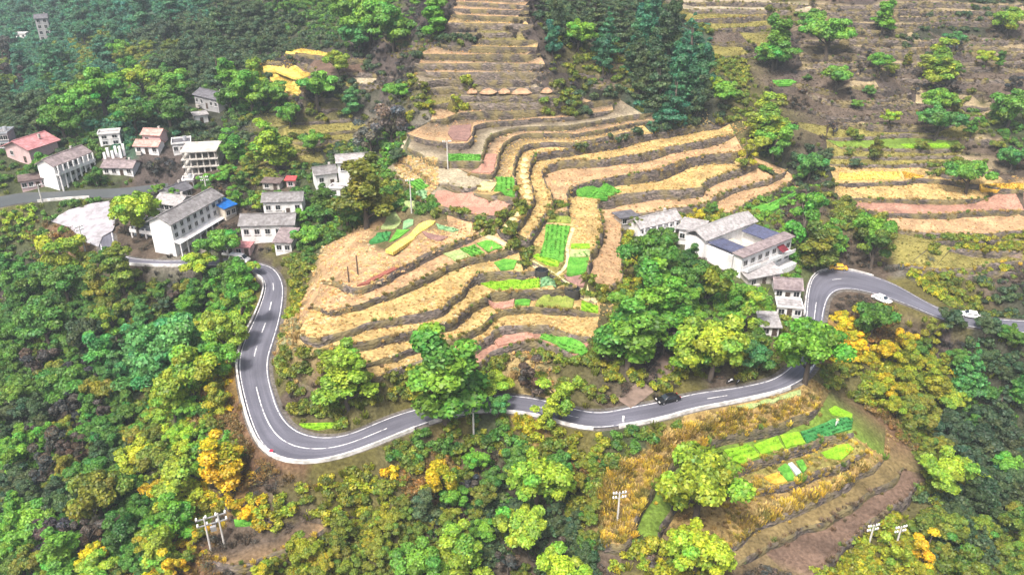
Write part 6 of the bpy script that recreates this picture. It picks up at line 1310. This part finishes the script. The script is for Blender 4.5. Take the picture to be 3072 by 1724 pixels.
# ------------------------------------------------------------------ undergrowth, dry grass and stubble (uncountable cover)
def scatter(name, label, cat, pts, protos):
    """pts: list of (x, y, z, scale, rot, proto index, (r, g, b))"""
    me = bpy.data.meshes.new(name); n = len(pts); me.vertices.add(n)
    me.vertices.foreach_set('co', np.array([p[:3] for p in pts], np.float32).ravel())
    for nm, ty, key, arr in (('scl', 'FLOAT', 'value', np.array([p[3] for p in pts], np.float32)), ('rot', 'FLOAT', 'value', np.array([p[4] for p in pts], np.float32)), ('pick', 'INT', 'value', np.array([p[5] for p in pts], np.int32)), ('tint', 'FLOAT_COLOR', 'color', np.array([(*p[6], 1) for p in pts], np.float32).ravel())):
        a = me.attributes.new(nm, ty, 'POINT'); a.data.foreach_set(key, arr)
    o = link(name, me); tag(o, label, cat, kind='stuff')
    src = bpy.data.collections.new(name+'_source')
    for i, m in enumerate(protos): src.objects.link(bpy.data.objects.new(f'{name}_{i:02d}', m))
    ng = bpy.data.node_groups.new(name, 'GeometryNodeTree'); ng.interface.new_socket('Geometry', in_out='INPUT', socket_type='NodeSocketGeometry'); ng.interface.new_socket('Geometry', in_out='OUTPUT', socket_type='NodeSocketGeometry')
    N = ng.nodes; gi, go = N.new('NodeGroupInput'), N.new('NodeGroupOutput'); ip = N.new('GeometryNodeInstanceOnPoints'); ci = N.new('GeometryNodeCollectionInfo'); ci.inputs['Collection'].default_value = src; ci.inputs['Separate Children'].default_value = True; ci.inputs['Reset Children'].default_value = True
    def att(nm, ty): a = N.new('GeometryNodeInputNamedAttribute'); a.data_type = ty; a.inputs['Name'].default_value = nm; return a.outputs['Attribute']
    cx = N.new('ShaderNodeCombineXYZ'); L = ng.links; L.new(att('rot', 'FLOAT'), cx.inputs[2]); L.new(gi.outputs[0], ip.inputs['Points']); L.new(ci.outputs[0], ip.inputs['Instance']); ip.inputs['Pick Instance'].default_value = True
    L.new(att('pick', 'INT'), ip.inputs['Instance Index']); L.new(cx.outputs[0], ip.inputs['Rotation']); L.new(att('scl', 'FLOAT'), ip.inputs['Scale']); L.new(ip.outputs[0], go.inputs[0])
    md = o.modifiers.new('scatter', 'NODES'); md.node_group = ng; return o
def bush_lobes(s):
    r = random.Random(s); return [(r.uniform(-.5, .5), r.uniform(-.5, .5), r.uniform(.2, .7), r.uniform(.3, .5), r.uniform(.25, .45)) for _ in range(6)]
BUSH = [leaf_cloud('bush', bush_lobes(i), 420, .125, 50+i, M['scatter'], inner=.25) for i in range(5)]+[leaf_cloud('scrub', [(a*1.1, b*1.1, c, .5, .5) for a, b, c, d, e in bush_lobes(70+i)], 240, .12, 80+i, M['scatter'], thin=.35, inner=.45) for i in range(3)]
def tuft_mesh(seed, n, spread, lean):
    r = np.random.default_rng(seed); V, F = [], []
    for i in range(n):
        a = r.uniform(0, 6.28); q = spread*math.sqrt(r.random()); x, y = q*math.cos(a), q*math.sin(a); b = a+r.normal(0, 1); l = r.uniform(.2, 1)*lean; h = r.uniform(.45, 1.0); w = r.uniform(.05, .11)
        dx, dy = -math.sin(b)*w, math.cos(b)*w; k = len(V); V += [(x-dx, y-dy, -.1), (x+dx, y+dy, -.1), (x+math.cos(b)*l+dx*.6, y+math.sin(b)*l+dy*.6, h), (x+math.cos(b)*l-dx*.6, y+math.sin(b)*l-dy*.6, h)]; F.append((k, k+1, k+2, k+3))
    me = mesh('tuft', V, F, M['scatter']); c = np.ones((n, 4), np.float32); c[:, :3] = r.uniform(.65, 1.35, n)[:, None]; a = me.attributes.new('leaf', 'FLOAT_COLOR', 'FACE'); a.data.foreach_set('color', c.ravel()); return me
TUFT = [tuft_mesh(i, 46, .55, .55) for i in range(4)]
def vary(c, s=.2): f = random.uniform(1-s, 1+s); return (c[0]*f*random.uniform(.9, 1.1), c[1]*f, c[2]*f*random.uniform(.85, 1.15))
# sample open ground faces in view
GV = np.array(gverts); FA = np.array(gfaces); A, B_, C = GV[FA[:, 0]], GV[FA[:, 1]], GV[FA[:, 2]]
area = np.linalg.norm(np.cross(B_-A, C-A), axis=1)/2; cen = (A+B_+C)/3
dep = cen[:, 1]*CP-(cen[:, 2]-CAMZ)*SP; uu = CX+FPX*cen[:, 0]/np.maximum(dep, 1); vv = CY-FPX*(cen[:, 1]*SP+(cen[:, 2]-CAMZ)*CP)/np.maximum(dep, 1)
isg = np.array([k[0] == 'ground' for k in fk]); istread = np.array([k[0] == 'tread' for k in fk])
vis = (dep > 40) & (uu > -560) & (uu < 3630) & (vv > -160) & (vv < 2150)
TG_R = np.array([(t[0], t[1], t[2]) for t in TREES])
plots_np = [(min(p.x for p in r), max(p.x for p in r), min(p.y for p in r), max(p.y for p in r), r) for r in PLOTS]
yard_w = [hit(u, v) for u, v in YARD]
FIELD = [S('P3', (160, 1180), (210, 900), (300, 640), (360, 480), (400, 340), (560, 290), (700, 200), (820, 120), (1000, 190), (880, 290), (1090, 400), (1560, 130), (1900, 150), (2060, 220), (1700, 330), (1300, 540), (900, 760), (500, 1200)), S('P1', (130, 430), (540, 450), (560, 720), (400, 880), (240, 720), (110, 560)), S('P1', (220, 190), (660, 160), (900, 100), (880, 300), (650, 300)), S('P4', (900, 60), (1300, 40), (1250, 600), (1060, 630), (800, 430)), S('P3', (860, 300), (980, 0), (1240, -30), (1620, 60), (1700, 240), (1100, 420))]
FIELD.append(QALL)
FIELD = [[Vector(p) for p in f] for f in FIELD]
def is_field(x, y, z):
    u, v, d = proj((x, y, z)); return any(in_poly(u, v, f) for f in FIELD)
def cut(x, y):
    return any(a < x < b and c < y < d and in_poly(x, y, r) for a, b, c, d, r in plots_np) or in_poly(x, y, yard_w)
def sample(mask, n, wt=None):
    w = area*mask; w = w if wt is None else w*wt; w = w/w.sum(); f = RNG.choice(len(FA), n, p=w); r1, r2 = np.sqrt(RNG.random(n)), RNG.random(n)
    return ((1-r1)[:, None]*A[f]+(r1*(1-r2))[:, None]*B_[f]+(r1*r2)[:, None]*C[f]), f
wt = (170/np.maximum(dep, 60))**1.0
def crown_copy(m): c = m.copy(); c.materials.clear(); c.materials.append(M['scatter']); return c
CROWNS = [crown_copy(PROTO[s][i][0]) for s, i in (('round', 0), ('round', 1), ('round', 2), ('broad', 0), ('broad', 1), ('ragged', 0))]
canopy = []
for rn_, cnt, (w0, w1), PP in REG:
    n_ = {'wooded valley': 130, 'upper left forest': 110, 'right forest': 60, 'bottom slope': 45, 'brown scrub hillside': 10, 'village gardens': 10}.get(rn_, 0)
    x0, x1, y0, y1 = min(p.x for p in PP), max(p.x for p in PP), min(p.y for p in PP), max(p.y for p in PP); done = tries = 0
    while done < n_ and tries < n_*40:
        tries += 1; x, y = random.uniform(x0, x1), random.uniform(y0, y1)
        if not in_poly(x, y, PP): continue
        g = hit(*S((x, y))[0], 2.0); R = random.uniform(w0, w1)*.8*1.19/2*proj(g)[2]/FPX
        if blocked(g.x, g.y, 2.0) or any((a-g.x)**2+(b-g.y)**2 < ((R+r)*.5)**2 for a, b, r in TREES): continue
        k = cover_at((g.x, g.y, g.z), 35); k = random.choice(('deep', 'olive')) if k in ('rust', 'straw', 'mauve', 'brown', 'gold') else k
        canopy.append((g.x, g.y, g.z-.45*R, R, random.uniform(0, 6.28), random.randrange(6), vary(KIND[k], .25))); TREES.append((g.x, g.y, R*.8)); done += 1
scatter('woodland_canopy', 'lower crowns of the wood merging between the taller trees', 'woodland', canopy, CROWNS)
P, F_ = sample((isg | np.array([k[0] == 'tread' and k[1][0] == 'a' for k in fk])) & vis, 33000, wt); leafy, tuftp = [], []
for (x, y, z), f in zip(P, F_):
    if blocked(x, y, .3) or cut(x, y) or is_field(x, y, z): continue
    if uu[f] > 2240 and vv[f] < 500 and random.random() < .7: continue
    k = cover_at((x, y, z), 32); s = random.uniform(.9, 2.1)*(.75 if k in ('brown', 'mauve', 'straw', 'grey') else 1.0)*(1+max(0, (dep[f]-200)/500))
    leafy.append((x, y, z-.15, s, random.uniform(0, 6.28), random.choice((5, 6, 7)) if k in ('brown', 'mauve', 'grey', 'rust') and random.random() < .8 else random.randrange(5), vary(KIND[k], .28)))
scatter('undergrowth', 'mixed green, brown and yellow undergrowth covering the slopes between the trees', 'undergrowth', leafy, BUSH)
P, F_ = sample(isg & vis, 11000, wt)
for (x, y, z), f in zip(P, F_):
    if blocked(x, y, -.5) or cut(x, y) or is_field(x, y, z): continue
    k = cover_at((x, y, z), 25); k = {'green': 'lime', 'deep': 'olive', 'dark': 'olive', 'teal': 'green', 'haze': 'dark'}.get(k, k)
    tuftp.append((x, y, z-.03, random.uniform(.6, 1.3), random.uniform(0, 6.28), random.randrange(4), vary(KIND[k], .25)))
scatter('dry_grass', 'tall dry grass and weeds among the shrubs', 'grass', tuftp, TUFT)
FR = dict(old=(.32, .26, .14), straw=(.46, .34, .13), olive=(.24, .21, .05), gold=(.55, .41, .05), grass=(.13, .24, .03), brown=(.17, .12, .075))
fr = []
for n, pts in rims.items():
    c = T[n]['fr']
    if not c: continue
    m = len(pts); amp = random.uniform(0, 6)
    for i in range(m):
        o = out_normal(pts, i); w = .5+.5*math.sin(i*.13+amp)*math.sin(i*.041+amp*2)
        far = n[0] == 't' and n != 'T'
        for _ in range(1 if far else 3):
            if random.random() > .22+.62*w: continue
            q = pts[i]+o*random.uniform(-1.6 if n in ('q1', 'q3', 'q4') else -.7, .35); hang = random.random() < .25
            col = FR[c] if random.random() < .72 else FR[random.choice(('olive', 'grass'))]
            fr.append((q.x+random.uniform(-.5, .5), q.y, pts[i].z-(random.uniform(.3, 1.0) if hang else .05), random.uniform(.3, .75)*(.5 if far else 1.5 if n in ('q1', 'q3', 'q4') else 1), random.uniform(0, 6.28), random.randrange(4), vary(col, .3)))
    for i in range(0, m, 2):     # weeds at the wall foot
        q = foots[n][i]; o = out_normal(pts, i)
        if random.random() < .45: q = q+o*random.uniform(.1, .8); fr.append((q.x, q.y, q.z-.02, random.uniform(.3, .7), random.uniform(0, 6.28), random.randrange(4), vary(FR[random.choice((c, 'olive', 'brown'))], .3)))
for poly, n_, s0, s1 in ((QGOLD, 1500, .4, 1.0), (S('Q', (1000, 640), (1990, 430), (2070, 580), (2220, 620), (2080, 705), (1040, 1310), (1000, 910)), 420, .3, .7), (S('Q', (60, 930), (300, 650), (340, 680), (200, 1000), (130, 1040)), 260, 1.0, 1.7), (S('Q', (500, 560), (600, 470), (850, 380), (1100, 300), (1110, 340), (880, 420), (640, 520)), 260, .9, 1.5), (S('Q', (1130, 1100), (1450, 960), (1650, 870), (1850, 800), (2050, 660), (2090, 690), (1880, 840), (1690, 920), (1480, 1010), (1200, 1170)), 420, .8, 1.5)):
    P_ = [Vector(q) for q in poly]; x0, x1, y0, y1 = min(q.x for q in P_), max(q.x for q in P_), min(q.y for q in P_), max(q.y for q in P_)
    for _ in range(n_*2):
        u, v = random.uniform(x0, x1), random.uniform(y0, y1)
        if not in_poly(u, v, P_): continue
        g = hit(u, v)
        if cut(g.x, g.y) or on_road(g.x, g.y, 1.2): continue
        c_ = random.choice((FR['gold'], FR['gold'], FR['straw'], FR['straw'], FR['olive']))
        fr.append((g.x, g.y, g.z-.05, random.uniform(s0, s1), random.uniform(0, 6.28), random.randrange(4), vary(c_, .3)))
scatter('terrace_fringe_grass', 'dry grass hanging over the rims of the stone terraces', 'grass', fr, TUFT)
strawy = np.array([k[0] == 'tread' and T[k[1]]['col'] in (STRAW, GOLD, OLIV, TAN, SCRB) for k in fk])
dens = np.array([({STRAW: 1.0, GOLD: 1.3, OLIV: 1.0, TAN: .3, SCRB: .8}.get(T[k[1]]['col'], 0) if k[0] == 'tread' else 0) for k in fk])
P, F_ = sample(strawy & vis, 9000, dens); stb = []
for (x, y, z), f in zip(P, F_):
    if cut(x, y) or blocked(x, y, -.5): continue
    c = T[fk[f][1]]['col']; gold = c == GOLD
    stb.append((x, y, z-.05, random.uniform(.2, .42)*(1.45 if gold else 1), random.uniform(0, 6.28), random.randrange(4), vary(tuple(min(.85, q*1.5) for q in c), .3)))
for f in FIELD[:2]:
    x0, x1, y0, y1 = min(p.x for p in f), max(p.x for p in f), min(p.y for p in f), max(p.y for p in f)
    for _ in range(1100):
        u, v = random.uniform(x0, x1), random.uniform(y0, y1)
        if not in_poly(u, v, f): continue
        g = hit(u, v)
        if not cut(g.x, g.y): stb.append((g.x, g.y, g.z-.05, random.uniform(.25, .55), random.uniform(0, 6.28), random.randrange(4), vary((.78, .6, .3), .25)))
LIT = [leaf_cloud('straw_litter', [(0, 0, .02, .9, .12), (.5, .3, .02, .6, .1), (-.5, -.2, .03, .6, .1)], 70, .17, 140+i, M['scatter'], up=1.6, jit=.35, inner=.5) for i in range(4)]
lit = []
lmask = np.array([k[0] == 'tread' and k[1] in ('K1', 'K1b', 'K2', 'K3', 'K4', 'K5', 'B', 'T', 'R2', 'R1', 't19', 't18', 'f2', 'f4') for k in fk])
P, F_ = sample(lmask & vis, 1100)
for (x, y, z), f in zip(P, F_):
    if not cut(x, y) and math.sin(x*.21+1.7*math.sin(y*.13))+math.sin(y*.37+x*.05) > -.3: lit.append((x, y, z+.02, random.uniform(.25, .7), random.uniform(0, 6.28), random.randrange(4), vary((.6, .46, .24), .2)))
f = FIELD[0]; x0, x1, y0, y1 = min(p.x for p in f), max(p.x for p in f), min(p.y for p in f), max(p.y for p in f)
for _ in range(500):
    u, v = random.uniform(x0, x1), random.uniform(y0, y1)
    if in_poly(u, v, f):
        g = hit(u, v)
        if not cut(g.x, g.y): lit.append((g.x, g.y, g.z+.02, random.uniform(.3, .8), random.uniform(0, 6.28), random.randrange(4), vary((.62, .47, .26), .2)))
scatter('straw_litter', 'loose pale straw strewn in patches over the harvested terraces', 'straw', lit, LIT)
scatter('stubble', 'straw stubble and loose straw lying on the harvested terraces', 'stubble', stb, TUFT)

# leaves of the crops, planted in rows on the beds
cl = []
CT = dict(leafy_green=(.1, .3, .03), lime_leaf=(.2, .4, .015), dark_leaf=(.04, .2, .05), blue_green_leaf=(.16, .32, .14), pale_green_leaf=(.3, .38, .14), olive_grass=(.2, .26, .05), ripe_grain=(.68, .54, .15), golden_grain=(.5, .32, .03))
for o in [o for o in bpy.data.objects if o.name.startswith(('vegetable_plot', 'grain_plot'))]:
    c = CT.get(o.data.materials[0].name)
    if not c: continue
    co = np.array([v.co for v in o.data.vertices]); top = co[co[:, 2] > -.6]; ring = next(r for r in PLOTS if abs(sum(p.x for p in r)/len(r)-o.location.x) < 6 and abs(sum(p.y for p in r)/len(r)-o.location.y) < 6)
    q = np.cov(top[:, :2].T); w_, v_ = np.linalg.eigh(q); ax = v_[:, 1]; bx_ = v_[:, 0]; ext = np.abs(top[:, :2] @ v_).max(axis=0); sp = random.choice((.9, 1.05, 1.2)); grain = 'grain' in o.name
    for a in np.arange(-ext[0], ext[0], sp*(.5 if grain else 1)):
        for b in np.arange(-ext[1], ext[1], .5):
            if random.random() < (.12 if grain else .25): continue
            x = o.location.x+ax[0]*b+bx_[0]*a+random.uniform(-.12, .12); y = o.location.y+ax[1]*b+bx_[1]*a+random.uniform(-.12, .12)
            if in_poly(x, y, ring): cl.append((x, y, ground_at(x, y)+.22, random.uniform(.22, .4), random.uniform(0, 6.28), random.randrange(4), vary(c, .3)))
scatter('crop_leaves', 'leaves of the crops planted in rows on the beds', 'crop leaves', cl, TUFT)

# ------------------------------------------------------------------ haze: one box of thin pale air round the whole place
m = bpy.data.materials.new('thin_haze'); m.use_nodes = True; nt = m.node_tree; nt.nodes.remove(nt.nodes['Principled BSDF'])
pv = nt.nodes.new('ShaderNodeVolumePrincipled'); pv.inputs['Color'].default_value = (.78, .92, 1.0, 1); pv.inputs['Density'].default_value = .00022; nt.links.new(pv.outputs[0], nt.nodes['Material Output'].inputs['Volume'])
o = MB().box((0, 360, 40), (1240, 960, 240)).build('haze', m); tag(o, 'thin pale haze filling the valley air', 'haze', kind='stuff')
